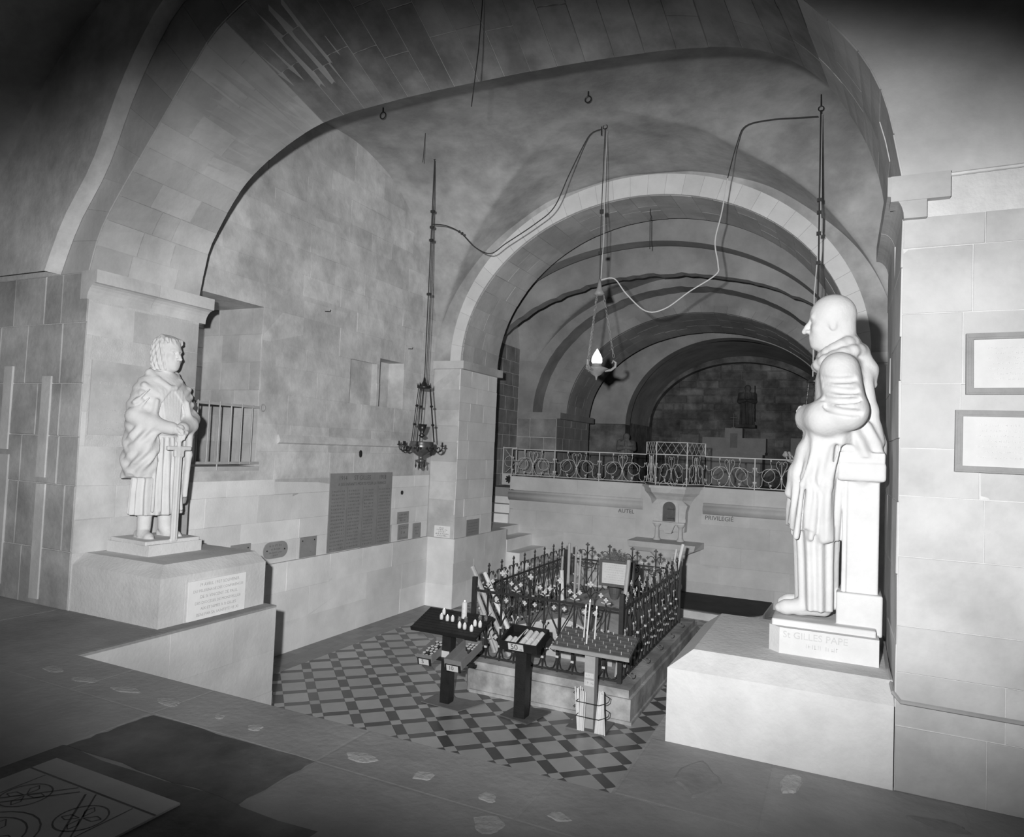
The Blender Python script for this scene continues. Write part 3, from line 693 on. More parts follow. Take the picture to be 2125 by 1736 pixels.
def head(v, c, s=1.0, rot=0.0, hair=True, k=.012):
    """head facing +x turned by rot; c = centre of skull"""
    cr, sr = math.cos(rot), math.sin(rot)
    def P(x, y, z): return (c[0]+s*(x*cr-y*sr), c[1]+s*(x*sr+y*cr), c[2]+s*z)
    v.ball(P(-.012, 0, .035), (.118*s, .092*s, .115*s), k, rot=rot)
    v.ball(P(.022, 0, -.045), (.082*s, .070*s, .112*s), .03, rot=rot)       # face and jaw
    v.ball(P(.070, 0, -.128), (.028*s, .034*s, .026*s), .025, rot=rot)      # chin
    v.cap(P(.085, -.045, .022), P(.085, .045, .022), .014*s, .014*s, .018)  # brow
    v.chain([P(.098, 0, .012), P(.118, 0, -.025), P(.132, 0, -.052)], [.010*s, .013*s, .016*s], .012)   # nose
    for q in (-1, 1):
        v.ball(P(.114, q*.016, -.055), (.013*s, .011*s, .010*s), .010)
        v.ball(P(.098, q*.034, -.004), (.020*s, .021*s, .013*s), .010, cut=True, rot=rot)
        v.ball(P(.082, q*.034, -.005), (.014*s, .016*s, .010*s), .006, rot=rot)   # eyes
        v.ball(P(.062, q*.052, -.045), (.030*s, .026*s, .030*s), .03, rot=rot)    # cheeks
        if not hair: v.ball(P(-.012, q*.084, -.030), (.020*s, .010*s, .032*s), .012, rot=rot)   # ears
    v.cap(P(.092, -.022, -.085), P(.092, .022, -.085), .0085*s, .0085*s, .010)   # lips
    v.cap(P(.090, -.020, -.100), P(.090, .020, -.100), .0085*s, .0085*s, .008)
    v.cap(P(.108, -.022, -.0925), P(.108, .022, -.0925), .005*s, .005*s, .004, cut=True)
    v.ball(P(.030, 0, -.090), (.074*s, .066*s, .064*s), .03, rot=rot)       # jaw
    v.ball(P(-.050, 0, -.055), (.078*s, .074*s, .090*s), .03, rot=rot)      # nape
    if hair:
        def hm(X, Y, Z):
            x = (X-c[0])*cr+(Y-c[1])*sr; return np.minimum(x-.048*s, c[2]+.075*s-Z)
        wav = lambda th, z: .007*sin(16*th+34*z)+.004*sin(29*th-40*z)
        ox, oy, _ = P(-.030, 0, 0)
        v.loft([(c[2]-.150*s, ox, oy, .085*s, .090*s), (c[2]-.10*s, ox, oy, .112*s, .112*s), (c[2], ox, oy, .124*s, .116*s), (c[2]+.07*s, ox, oy, .122*s, .110*s), (c[2]+.125*s, ox, oy, .10*s, .088*s), (c[2]+.155*s, ox, oy, .05*s, .045*s)], .012, wav, hm)
        for i in range(-3, 4): v.chain([P(-.03, i*.020, .150), P(.050, i*.027, .118), P(.070, i*.026, .088)], [.016*s, .015*s, .007*s], .012)
def hand(v, wrist, knu, tipdir, side, s=1.0, k=.006):
    """closed hand: palm from wrist to knuckles, four fingers curling along tipdir, thumb on `side`"""
    w_, kn, td, sd = [np.array(q, float) for q in (wrist, knu, tipdir, side)]; td = td/np.linalg.norm(td); sd = sd/np.linalg.norm(sd); fw = (kn-w_)/np.linalg.norm(kn-w_)
    v.cap(w_, kn-fw*.012*s, .030*s, .034*s, .02)
    for i in range(4):
        o = kn+sd*(.030-.020*i)*s; l = (.040, .044, .042, .034)[i]*s
        v.chain([o, o+fw*l*.55+td*l*.30, o+fw*l*.45+td*l*1.05, o-fw*l*.25+td*l*1.30], [.0115*s, .011*s, .0105*s, .009*s], k)
    b = w_+(kn-w_)*.35+sd*.026*s
    v.chain([b, b+sd*.022*s+fw*.026*s+td*.012*s, b+sd*.012*s+fw*.048*s+td*.034*s], [.014*s, .0125*s, .010*s], k)

# ---- left statue: bearer with cloak, hands on the hilt of a grounded sword; faces +x
def sword_statue():
    v = Vol((-.34, -.42, -.02), (.42, .42, 1.98), .0075)
    pleat = lambda th, z: .016*sin(15*th+2*sin(3*z))*np.clip((1.0-z)*2.2, 0, 1)
    v.loft([(.235,.00,0,.175,.245), (.45,.0,0,.165,.235), (.70,0,0,.155,.215), (.95,0,0,.145,.20), (1.20,.01,0,.150,.215), (1.40,0,0,.135,.215), (1.52,-.01,0,.075,.12)], .02, pleat)
    for q in (-1, 1):
        v.cap((-.01, q*.105, .10), (0, q*.10, .42), .052, .085, .02)
        v.chain([(-.06, q*.115, .045), (.02, q*.125, .055), (.13, q*.14, .028), (.165, q*.145, .022)], [.045, .052, .040, .026], .02)
        v.cap((.0, q*.11, .10), (.0, q*.11, .17), .058, .060, .012)          # boot cuff
    # cloak over shoulders and arms, open in front, hem lower on his left
    def fold(th, z):
        right = np.clip(-th*1.5, 0, 1)*np.clip((1.12-z)*5, 0, 1)
        return .013*sin(34*(z+.17*th))*right+.010*sin(30*(z-.12*th)+1)*(1-right)*np.clip((1.5-z)*4, 0, 1)*np.clip(np.abs(th)-.3, 0, 1)
    def opn(X, Y, Z):
        w_ = np.interp(Z, [.3, .62, .95, 1.06, 1.30, 1.43, 1.45], [.16, .15, .13, .19, .11, .0, -.05])
        hem_ = np.where(Y < .0, .60+.25*np.clip(.10-X, 0, .3)*0+.03*sin(22*X), .32)
        return np.maximum(np.minimum(X-.05, w_-np.abs(Y)), hem_-Z)
    v.loft([(.28,-.03,.02,.165,.290), (.60,-.015,-.005,.195,.325), (.75,-.01,-.01,.205,.335), (1.0,-.005,0,.205,.330), (1.25,-.015,0,.190,.315), (1.42,-.02,0,.165,.275), (1.52,-.02,0,.125,.200), (1.585,-.015,0,.09,.12)], .012, fold, opn)
    for q in (-1, 1):
        v.chain([(.04, q*.30, 1.15), (.14, q*.20, 1.09), (.215, q*.095, 1.055)], [.080, .078, .060], .035)
        v.cap((.20, q*.10, 1.06), (.24, q*.06, 1.05), .058, .060, .008)         # cuff
        v.cap((.235, q*.07, 1.05), (.27, q*.03, 1.035), .038, .034, .01)
        v.chain([(.15, q*.16, 1.30), (.17, q*.20, 1.08), (.16, q*.21, .80), (.13, q*.22, .64 if q < 0 else .40)], [.016, .022, .020, .012], .035)   # cloak edges
    for i, (z0_, z1_) in enumerate(((1.40, 1.22), (1.32, 1.10), (1.02, .78), (.94, .68), (1.08, .90))):                                      # sweeping folds on the right side
        v.chain([(-.06, -.29-.008*(i % 2), z1_), (.06, -.315, (z0_+z1_)/2-.035), (.14, -.235, z0_)], [.006, .012, .006], .04)
    v.loft([(.59,.055,-.215,.095,.095), (.72,.075,-.225,.125,.105), (.90,.085,-.225,.130,.105), (1.05,.080,-.215,.105,.095), (1.13,.06,-.21,.07,.07)], .04, lambda th, z: .011*sin(36*(z-.16*th))+.005*sin(61*(z-.1*th)))
    # collar rolls and shoulder folds
    for q in (-1, 1):
        v.chain([(-.09, q*.06, 1.60), (-.02, q*.135, 1.565), (.07, q*.115, 1.50), (.135, q*.03, 1.435)], [.034, .038, .034, .026], .012)
        for i, dz in enumerate((.0, .075, .15, .23)):
            v.chain([(-.07, q*(.20+.03*i), 1.50-dz), (.06, q*(.235+.02*i), 1.44-dz), (.125, q*(.13+.01*i), 1.36-dz)], [.010, .016, .008], .035)
    for i in range(-3, 4): v.cap((.125, i*.035, 1.40), (.165, i*.022, 1.08), .014, .016, .018)    # tunic folds on the chest
    v.ball((.13, .0, 1.43), (.03, .035, .03), .01)                                                # clasp
    # belt, tunic flap beside the sword
    v.loft([(.985,.005,0,.165,.215), (1.02,.005,0,.165,.215)], .008)
    for i in range(5): v.cap((.145, -.13+.055*i, .95), (.165, -.15+.075*i, .28), .010, .016, .02)
    v.cap((0, 0, 1.50), (.012, 0, 1.62), .072, .066, .02)
    head(v, (.035, .01, 1.765), 1.10, .18, True)
    hand(v, (.235, -.055, 1.06), (.285, -.005, 1.035), (0, .25, -1), (.7, -.5, .4), 1.1)
    hand(v, (.235, .060, 1.035), (.285, .020, .995), (0, -.25, -1), (.7, .5, .4), 1.1)
    # sword set on the ground before him
    v.box((.285, 0, .43), (.013, .034, .43), .005); v.box((.291, 0, .43), (.014, .008, .42), .004)
    v.box((.285, 0, .865), (.020, .125, .020), .008); v.box((.285, 0, .82), (.020, .05, .035), .01, .01)
    v.cap((.285, 0, .86), (.285, 0, 1.03), .020, .020, .006); v.ball((.285, 0, 1.055), .034, .006)
    v.box((.03, 0, .0), (.26, .28, .02), .004)
    return v.mesh('body')
# ---- right statue: pope with folded hands before a pillar; faces +x
def pope_statue():
    v = Vol((-.36, -.38, -.09), (.36, .38, 1.94), .0075)
    f1 = lambda th, z: .010*sin(11*th+1.5*z)
    v.loft([(.03,.06,0,.110,.19), (.30,.065,0,.115,.195), (.52,.07,0,.125,.205)], .01, f1)                      # inner robe
    f2 = lambda th, z: .012*sin(9*th+3*z)+.006*sin(19*th-6*z)
    hem = lambda X, Y, Z: (.50-.10*np.clip((.1-X)/.25, 0, 1)+.012*sin(30*Y))-Z
    v.loft([(.40,.075,0,.155,.225), (.60,.075,0,.150,.225), (.85,.062,0,.140,.225), (1.05,.03,0,.115,.215), (1.20,.0,0,.110,.22)], .015, f2, hem)
    v.loft([(1.00,-.03,0,.125,.235), (1.20,-.035,0,.135,.265), (1.38,-.045,0,.140,.265), (1.48,-.05,0,.120,.215), (1.56,-.045,0,.085,.13)], .03, lambda th, z: .005*sin(7*th+8*z))
    for q in (-1, 1):
        v.chain([(-.04, q*.205, 1.42), (-.075, q*.26, 1.20)], [.105, .108], .04)                       # upper arms
        v.chain([(-.085, q*.265, 1.18), (.03, q*.225, 1.145), (.115, q*.11, 1.150)], [.105, .100, .082], .04)
        v.chain([(.05, q*.16, 1.08), (.125, q*.12, .95), (.175, q*.10, .82), (.215, q*.085, .70)], [.052, .050, .046, .032], .04)   # hanging sleeves
        v.chain([(.07, q*.20, 1.05), (.03, q*.205, .80), (.01, q*.20, .46)], [.030, .034, .030], .035)
        v.cap((.095, q*.115, 1.135), (.130, q*.075, 1.160), .062, .060, .006)
        v.chain([(.02, q*.08, .035), (.14, q*.095, .035), (.225, q*.10, .022), (.26, q*.10, .015)], [.045, .048, .040, .026], .02)
    hand(v, (.105, -.075, 1.165), (.150, -.015, 1.185), (.35, .6, -.6), (.1, -.1, 1), 1.15)
    hand(v, (.105, .075, 1.145), (.155, .020, 1.165), (.35, -.6, -.6), (.1, .1, 1), 1.15)
    v.ball((.145, 0, 1.14), (.045, .065, .06), .02)
    # robe folds down the front and side
    for i, y in enumerate((-.17, -.10, -.03, .04, .11, .17)):
        v.chain([(.10-.2*abs(y)*.4, y, 1.05), (.165-.3*abs(y)*.5, y*1.1, .80), (.205-.35*abs(y)*.6, y*1.15, .46)], [.006, .010, .012], .03)
    def grv(pts, r):
        for a_, b_ in zip(pts, pts[1:]): v.cap(a_, b_, r, r, .02, cut=True)
    for q in (-1, 1):
        for i, (x0_, x1_) in enumerate(((.10, .20), (.03, .12), (-.03, .05))): v.chain([(x0_-.03, q*.215, 1.02), ((x0_+x1_)/2-.01, q*.235, .76), (x1_-.03, q*.215, .45)], [.005, .012, .013], .03)
        grv([(.075, q*.245, 1.00), (.09, q*.245, .80), (.045, q*.250, .70), (.03, q*.245, .46)], .010)
        grv([(.15, q*.20, .98), (.185, q*.20, .75), (.195, q*.19, .50)], .009)
        for i in range(4):                                        # crescent creases round the sleeve
            z = 1.385-.06*i; t_ = (1.42-z)/.22; cx_, cy_ = -.04-.035*t_, .205+.055*t_
            grv([(cx_+.112*math.cos(f), q*(cy_+.112*math.sin(f)), z-.035*math.sin(f)+.015*(i % 2)*math.cos(f)) for f in [math.radians(25+13*k) for k in range(9)]], .013)
    # cowl: two rolls round the neck and the hood lying on the back
    for (z, rx, ry, cx, r) in ((1.565, .080, .105, -.030, .040), (1.515, .115, .150, -.035, .036)):
        pts = [(cx+rx*math.cos(a), ry*math.sin(a), z-.045*math.cos(a)) for a in [2*math.pi*i/14 for i in range(15)]]
        v.chain(pts, [r]*15, .012)
    v.chain([(-.13, 0, 1.53), (-.185, 0, 1.44), (-.215, 0, 1.36)], [.075, .060, .028], .03)
    v.chain([(-.165, -.05, 1.40), (-.20, -.06, 1.20), (-.235, -.06, 1.02)], [.05, .045, .05], .03); v.chain([(-.165, .05, 1.40), (-.20, .06, 1.20), (-.235, .06, 1.02)], [.05, .045, .05], .03)
    v.cap((-.03, 0, 1.50), (-.005, 0, 1.64), .078, .072, .02)
    head(v, (.014, 0, 1.742), 1.10, 0, False)
    v.ball((.006, 0, 1.775), (.118, .108, .118), .014)                                                # skull cap
    # pillar behind him, cloth heaped on top
    v.box((-.165, 0, .47), (.095, .13, .33), .008); v.box((-.165, 0, .04), (.118, .16, .115), .008); v.box((-.165, 0, .845), (.125, .165, .055), .02, .01)
    v.loft([(.76,-.165,0,.095,.13), (.82,-.165,0,.125,.165)], .006)
    v.box((-.165, 0, .925), (.12, .155, .03), .008)
    v.loft([(.93,-.16,0,.130,.16), (1.02,-.15,0,.135,.17), (1.12,-.13,0,.125,.16), (1.18,-.11,0,.09,.12)], .02, lambda th, z: .012*sin(8*th+20*z))
    v.cap((-.085, -.12, .16), (-.085, -.13, .80), .012, .012, .004, cut=True); v.cap((-.085, .12, .16), (-.085, .13, .80), .012, .012, .004, cut=True)
    v.box((.02, 0, -.055), (.27, .235, .03), .004)
    return v.mesh('body')

def bevel_base(name, x0, x1, y0, y1, z0, z1, parent, mt, ch=.06, c_at=()):
    """base slab, corners listed in c_at cut off"""
    P = []
    for (x, y, sx, sy, nm) in ((x0, y0, 1, 1, 'fl'), (x1, y0, -1, 1, 'fr'), (x1, y1, -1, -1, 'br'), (x0, y1, 1, -1, 'bl')):
        if nm in c_at: a, b = (x, y+sy*ch), (x+sx*ch, y); P += ([a, b] if nm in ('fl', 'br') else [b, a])
        else: P.append((x, y))
    return child(name, MB().prism(P, 'z', z0, z1), mt, parent)
def pedestal(name, x0, x1, y0, y1, inner, mt, label):
    """block with sloping top; `inner` = side facing the pit (+1: x1, -1: x0)"""
    t = empty(name, ((x0+x1)/2, (y0+y1)/2, 0)); ox, oy = (x0+x1)/2, (y0+y1)/2
    child('block', MB().box(x0-ox, x1-ox, y0-oy, y1-oy, 0, .408), mt, t)
    a0, a1 = (x0, x1-.12) if inner > 0 else (x0+.12, x1); b0, b1 = y0+.12, y1-.02
    vs = [(x0-ox,y0-oy,.408), (x1-ox,y0-oy,.408), (x1-ox,y1-oy,.408), (x0-ox,y1-oy,.408), (a0-ox,b0-oy,.5), (a1-ox,b0-oy,.5), (a1-ox,b1-oy,.5), (a0-ox,b1-oy,.5)]
    child('sloping_cap', MB().add(vs, [(0,1,5,4), (1,2,6,5), (2,3,7,6), (3,0,4,7), (4,5,6,7)]), mt, t)
    return tag(t, label, 'pedestal')
pdl = pedestal('pedestal', X0+.006, -5.05, 4.01, 5.17, 1, 'ped', 'stone pedestal with sloping top bearing the sword statue and a lettered white plaque')
pdr = pedestal('pedestal', -.867, X1-.006, 3.99, 5.17, -1, 'pedw', 'whitish stone pedestal with sloping top under the pope statue')

t = empty('statue', (-5.88, 4.585, .5)); tag(t, 'pale stone statue of a cloaked man resting both hands on a grounded sword', 'statue')
bevel_base('base', -.28, .29, -.285, .285, 0, .10, t, 'carved')
b = child('body', sword_statue(), 'carved', t); b.location = (-.02, 0, .112); b.rotation_euler = (0, 0, -.05)
t = empty('statue', (-.075, 4.60, .5)); tag(t, 'white stone statue of a pope in profile with folded hands before a short pillar', 'statue')
bevel_base('base', -.29, .275, -.285, .285, 0, .145, t, 'carvedw', .06, ('fl',))
b = child('body', pope_statue(), 'carvedw', t); b.location = (.012, 0, .205); b.rotation_euler = (0, 0, math.pi)
lettering('inscription', 'St GILLES PAPE', .052, (-.045, -.2858, .108), XA, ZA, 'letterl', t, .0006, sx=1.0)['kind'] = 'stuff'
mb = MB(); scrawl(mb, (-.09, -.2855, .058), XA, ZA, .18, .022, random.Random(3)); child('inscription', mb, 'letterl', t)['kind'] = 'stuff'

# ---- lettered plaques
def plaque(name, o, u, v, W, H, mt, label, cat='plaque', d=.014, lines=(), lm='letter', screws=False, group=None, oval=False, scr=()):
    """o = lower left corner on the wall; lines: (text, size, cx, cy); scr: (x, y, W, H) unreadable lines"""
    M_ = frame_mat(o, u, v); t = empty(name); t.matrix_world = M_
    if oval:
        P = []; r = H*.48
        for cx, a0 in ((W-r, -90), (r, 90)):
            for i in range(9): a = math.radians(a0+i*22.5); P.append((cx+r*math.cos(a), H/2+r*math.sin(a)*1.02))
    else: P = [(0,0), (W,0), (W,H), (0,H)]
    child('slab', MB().prism(P, 'z', 0, d), mt, t)
    for (tx, sz, cx, cy) in lines: lettering('lettering', tx, sz, (cx, cy, d+.0006), XA, YA, lm, t, .0006)['kind'] = 'stuff'
    if scr:
        mb = MB(); rg = random.Random(len(scr)+int(W*100))
        for (x, y, w_, h_) in scr: scrawl(mb, (x, y, d), XA, YA, w_, h_, rg)
        child('lettering', mb, lm, t)['kind'] = 'stuff'
    if screws:
        for x in (W*.14, W*.86): child('screw', MB().lathe([(.010, d-.002), (.010, d+.004), (.004, d+.007)], (x, H*(.5 if oval else .82), 0), 8), 'iron', t)
    return tag(t, label, cat, group)
plaque('plaque', (-5.0485, 4.285, .002), YA, ZA, .635, .342, 'marble', 'white marble plaque lettered for a 1937 pilgrimage on the pedestal side', lines=(
    ('19 AVRIL 1937 SOUVENIR', .040, .33, .300), ('DU PELERINAGE DES CONFERENCES', .034, .325, .248), ('DE St VINCENT DE PAUL', .038, .33, .195), ('DES DIOCESES DE MONTPELLIER', .035, .325, .143),
    ('AIX ET NIMES A St GILLES', .035, .33, .092), ('BENI PAR SA SAINTETE PIE XI', .036, .325, .040)), lm='letterl', d=.010)
for (y_, a, b) in ((4.262, .0, .36), ): child('plaque_rebate', MB().box(-.0, .004, 0, .02, a, b), 'ped', pdl).location = (-5.05+5.622, y_-4.59, 0)
mem = plaque('memorial_slab', (WL+.006, 7.90, .012), YA, ZA, 1.515, 1.13, 'plaqd', 'large grey marble memorial slab with four columns of names', 'memorial', d=.012, lines=(
    ('1914', .095, .28, 1.055), ('ST GILLES', .095, .74, 1.055), ('1918', .095, 1.25, 1.055), ('A SES ENFANTS MORTS POUR LA FRANCE', .062, .76, .965)), lm='letter',
    scr=[(.05+.375*c, .045+.0515*r, .30-.03*((r*3+c) % 3), .026) for c in range(4) for r in range(17)])
for c in range(1, 4): child('column_rule', MB().box(.03+.375*c-.012, .03+.375*c-.008, .02, .92, .012, .0135), 'letter', mem)
YW = WL+.008
plaque('plaque', (YW, 6.69, .065), YA, ZA, .43, .215, 'plaqd', 'grey plaque with rounded ends screwed to the wall', screws=True, oval=True, lm='letter', d=.010,
       scr=[(.10, .165, .22, .026), (.13, .12, .16, .026), (.10, .078, .23, .022), (.17, .042, .08, .02)])
plaque('plaque', (YW, 6.165, .02), YA, ZA, .31, .285, 'plaqd', 'plain grey plaque half hidden behind the sword statue pedestal', screws=True, d=.010)
plaque('plaque', (YW, 7.35, .01), YA, ZA, .325, .275, 'plaqd', 'faded grey plaque beside the large memorial slab', screws=True, d=.010, scr=[(.06, .06, .08, .03), (.19, .07, .08, .03), (.06, .15, .2, .018)], lm='plaqd')
plaque('plaque', (YW, 9.61, .29), YA, ZA, .335, .190, 'plaqd', 'small grey plaque above two others beside the memorial', d=.010, scr=[(.05, .145, .22, .026), (.04, .095, .25, .026), (.08, .05, .17, .026)])
plaque('plaque', (YW, 9.645, .02), YA, ZA, .305, .252, 'plaqd', 'small grey plaque with a framed middle beside the memorial', d=.010, scr=[(.03, .215, .25, .018), (.03, .185, .25, .018), (.10, .12, .11, .05), (.04, .03, .22, .016)])
plaque('plaque', (YW, 10.09, .01), YA, ZA, .245, .250, 'plaqd', 'narrow grey plaque in the corner by the pilaster', d=.010, scr=[(.05, .18, .14, .022), (.07, .12, .1, .022), (.08, .07, .08, .022)])
plaque('plaque', (-6.45, 10.573, .005), XA, ZA, .32, .20, 'marble', 'small white plaque with black lettering on the pilaster front', d=.006, lm='letter', scr=[(.10, .165, .10, .022), (.05, .135, .22, .022), (.09, .10, .14, .022), (.03, .065, .26, .022), (.06, .03, .2, .022)])
plaque('plaque', (-6.054, 11.0, .005), YA, ZA, .475, .285, 'plaqd', 'grey plaque with horizontal lines on the pilaster side', d=.010, scr=[(.06, .215-.05*i, .36, .012) for i in range(4)])
plaque('plaque', (X0+.006, 4.06, 1.575), YA, ZA, .62, .68, 'pier', 'large pale slab with faint worn letters behind the sword statue', d=.012, lm='joint', scr=[(.08, .48, .30, .03), (.12, .38, .4, .03), (.08, .22, .42, .03), (.06, .12, .5, .03), (.06, .06, .45, .03)])

# ---- framed texts on the right pier
def framed(o, W, H, tilt, label, lines):
    t = empty('framed_text', o); t.rotation_euler = (0, tilt, 0); fwid = .030
    for (a, b, c, d) in ((0, W, 0, fwid), (0, W, H-fwid, H), (0, fwid, fwid, H-fwid), (W-fwid, W, fwid, H-fwid)):
        f = child('frame_rail', MB().box(a, b, -.028, 0, c, d), 'frame', t)
        g = .009; child('bead', MB().box(a+g, b-g, -.032, -.027, c+g, d-g), 'frame', f)
    child('sheet', MB().box(fwid, W-fwid, -.012, -.008, fwid, H-fwid), 'paperf', t)
    mb = MB(); rg = random.Random(int(W*1000+H*977))
    for i in range(lines): scrawl(mb, (.09+.02*(i % 2), -.0125, H-.07-i*(H-.12)/lines), XA, ZA, W-.22, .010, rg)
    child('writing', mb, 'joint', t)['kind'] = 'stuff'
    child('hook', MB().tube([(W*.42+.014*math.cos(a), -.006, H+.012+.014*math.sin(a)) for a in [2*math.pi*i/10 for i in range(11)]], .0022, 5), 'iron', t)
    return tag(t, label, 'picture frame')
framed((.535, 3.990, 1.952), .75, .295, -.006, 'upper of two framed texts on the pier beside the pope statue', 7)
framed((.492, 3.990, 1.578), .80, .298, .006, 'lower of two framed texts on the pier beside the pope statue', 7)

# ---- window grille
g = empty('window_grille', (WL+.02, 5.50, 1.25)); tag(g, 'rusty iron bar grille across the window recess', 'grille')
child('rail', MB().bar((0, -.2, .735), (0, 1.0, .735), .012, .032), 'ironp', g); child('rail', MB().bar((0, -.2, .045), (0, 1.02, .045), .012, .03), 'ironp', g)
child('ring', MB().tube([(.012, 1.03+.035*math.cos(a), .735+.045*math.sin(a)) for a in [2*math.pi*i/12 for i in range(12)]], .008, 6, closed=True), 'ironp', g)
for i, yy in enumerate((.07, .225, .38, .55, .715, .88)): child('bar', MB().tube([(0, yy, -.04 if i == 2 else .03), (0, yy, .76)], .0085, 6), 'ironp', g)
# ================================================================== the tomb, its railing, candles and candle stands
MT.update({
 'plinth': mat('stained_plinth_stone', .34, .52, 5, bump=.4, bscale=30, stain=.45, sscale=2.2),
 'sarco':  mat('tomb_stone', .40, .55, 6, bump=.4, bscale=30, stain=.2, sscale=2),
 'firon':  mat('wrought_iron', .018, .034, 14, bump=.15, bscale=90, rough=.42, spec=.5),
 'flowerd': mat('black_flower_back', .05, .09, 14, bump=.1, rough=.4, spec=.5),
 'flower': mat('gilt_iron_flower', .48, .60, 14, bump=.1, rough=.4, spec=.5),
 'wax':    mat('white_wax', .62, .72, 9, bump=.05, rough=.5, rnd=.08),
 'waxd':   mat('yellowed_wax', .34, .46, 7, bump=.1, rough=.5, rnd=.15),
 'blackw': mat('black_painted_wood', .010, .018, 12, bump=.2, bscale=60, rough=.5, spec=.4),
 'woodg':  mat('grey_wood', .30, .37, 10, bump=.2, bscale=50, rough=.7),
 'woodd':  mat('dark_tray_wood', .08, .12, 14, bump=.25, bscale=60, rough=.6),
 'card':   mat('cardboard', .17, .21, 12, bump=.05, rough=.8),
 'tinr':   mat('dark_tin', .03, .05, 10, bump=0, rough=.4, spec=.6),
 'dry':    mat('dried_flowers', .10, .22, 30, bump=0),
 'conc':   mat('dark_concrete', .07, .12, 8, bump=.4, bscale=40),
 'concl':  mat('light_concrete', .13, .18, 8, bump=.4, bscale=40),
})
def glass(name='votive_glass'):
    M = bpy.data.materials.new(name); M.use_nodes = True; P = M.node_tree.nodes['Principled BSDF']
    P.inputs['Base Color'].default_value = (.75, .75, .75, 1); P.inputs['Roughness'].default_value = .05
    P.inputs['Transmission Weight'].default_value = .9; P.inputs['IOR'].default_value = 1.2; return M
MT['glass'] = glass()
def emis(name, e):
    M = bpy.data.materials.new(name); M.use_nodes = True; P = M.node_tree.nodes['Principled BSDF']
    P.inputs['Base Color'].default_value = (.9, .9, .9, 1); P.inputs['Emission Color'].default_value = (1, 1, 1, 1); P.inputs['Emission Strength'].default_value = e; return M
MT['flame'] = emis('candle_flame', 1.1)

# ---- plinth and chest
PX0, PX1, PY0, PY1, PT = -4.02, -1.93, 7.19, 10.85, -.862
tomb = empty('tomb_plinth', (-2.975, 9.0, PZ)); tag(tomb, 'stained stone plinth with a cut corner carrying the iron railing', 'plinth')
P = [(PX0, PY0+.30), (PX0+.16, PY0+.02), (PX0+.25, PY0), (PX1, PY0), (PX1, PY1), (PX0, PY1)]
child('plinth_block', MB().prism([(a+2.975, b-9.0) for a, b in P], 'z', .0, .255), 'plinth', tomb)
P2_ = [(PX0+.03, PY0+.30), (PX0+.18, PY0+.05), (PX0+.26, PY0+.03), (PX1-.03, PY0+.03), (PX1-.03, PY1-.03), (PX0+.03, PY1-.03)]
child('plinth_slab', MB().prism([(a+2.975, b-9.0) for a, b in P2_], 'z', .255, PT-PZ), 'plinth', tomb)
child('plinth_skirt', MB().box(PX0+.2+2.975, PX1+.02+2.975, PY0-.02-9, PY1-9, 0, .035), 'plinth', tomb)
sar = empty('sarcophagus', (-2.975, 9.0, PT)); tag(sar, 'low stone sarcophagus with a gabled lid inside the railing', 'tomb')
child('chest', MB().box(-.60, .62, -1.10, .95, 0, .58+PZ-PT), 'sarco', sar)
child('gabled_lid', MB().prism([(a, b+PZ-PT) for a, b in [(-.66, .58), (.68, .58), (.68, .63), (.02, .83), (-.66, .63)]], 'y', -1.16, 1.0), 'sarco', sar)

# ---- wrought iron railing
fence = empty('iron_railing', (-2.975, 9.0, PT)); tag(fence, 'black wrought iron railing with flower finials round the tomb', 'railing')
FZ0, FZR = .02, .775             # bottom and top rail heights above the plinth
def arc(cx, cz, r, a0, a1, n=9, y=0, ry=None): return [(cx+r*math.cos(math.radians(a0+(a1-a0)*i/n)), y, cz+(ry or r)*math.sin(math.radians(a0+(a1-a0)*i/n))) for i in range(n+1)]
def petal_mesh(name, r, th=.008):
    P = []
    for i in range(24):
        a = 2*math.pi*i/24; P.append((r*(.36+.64*abs(math.cos(2*a))**.55)*math.cos(a), r*(.36+.64*abs(math.cos(2*a))**.55)*math.sin(a)))
    mb = MB().prism(P, 'y', -th/2, th/2); mb.ball((0, -th/2, 0), r*.28, 6); me = mb.mesh(name); me.materials.append(MT['flower']); return me
FLW = {}
for _m in ('flower', 'flowerd'):
    a_, b_ = petal_mesh('flower', .034), petal_mesh('flower', .027); a_.materials[0] = b_.materials[0] = MT[_m]; FLW[_m] = (a_, b_)
def bmesh_(mb, name, mt): me = mb.mesh(name); me.materials.append(MT[mt]); return me
m_upA = bmesh_(MB().bar((0,0,.002), (0,0,FZR+.20), .020, .016), 'upright', 'firon')
m_upB = bmesh_(MB().bar((0,0,.002), (0,0,FZR+.045), .016, .014), 'upright', 'firon')
m_br = bmesh_(MB().tube([(0,0,FZR+.05), (.012,0,FZR+.105), (.04,0,FZR+.145), (.075,0,FZR+.155), (.102,0,FZR+.142)], [.007,.007,.0065,.006,.005], 5), 'branch', 'firon')
m_leaf = bmesh_(MB().add([(0,0,0), (.02,-.006,.018), (.052,0,.026), (.058,.0,.016), (.03,.004,.006)], [(0,1,4), (1,2,3,4)]).add([(0,.004,0), (.02,.002,.018), (.052,.004,.026), (.058,.004,.016), (.03,.008,.006)], [(4,1,0), (4,3,2,1)]), 'leaf', 'flower')
m_scr = bmesh_(MB().tube([(.165,0,FZR-.01), (.150,0,FZR-.05), (.12,0,FZR-.14), (.075,0,FZR-.22), (.03,0,FZR-.30), (.012,0,FZR-.36)], .0065, 5).tube(arc(.060, FZR-.070, .046, 150, -130, 10), .006, 5), 'scroll', 'firon')
m_ring = bmesh_(MB().tube(arc(.055, FZR-.505, .040, 0, 330, 11), .006, 5), 'ring', 'firon')
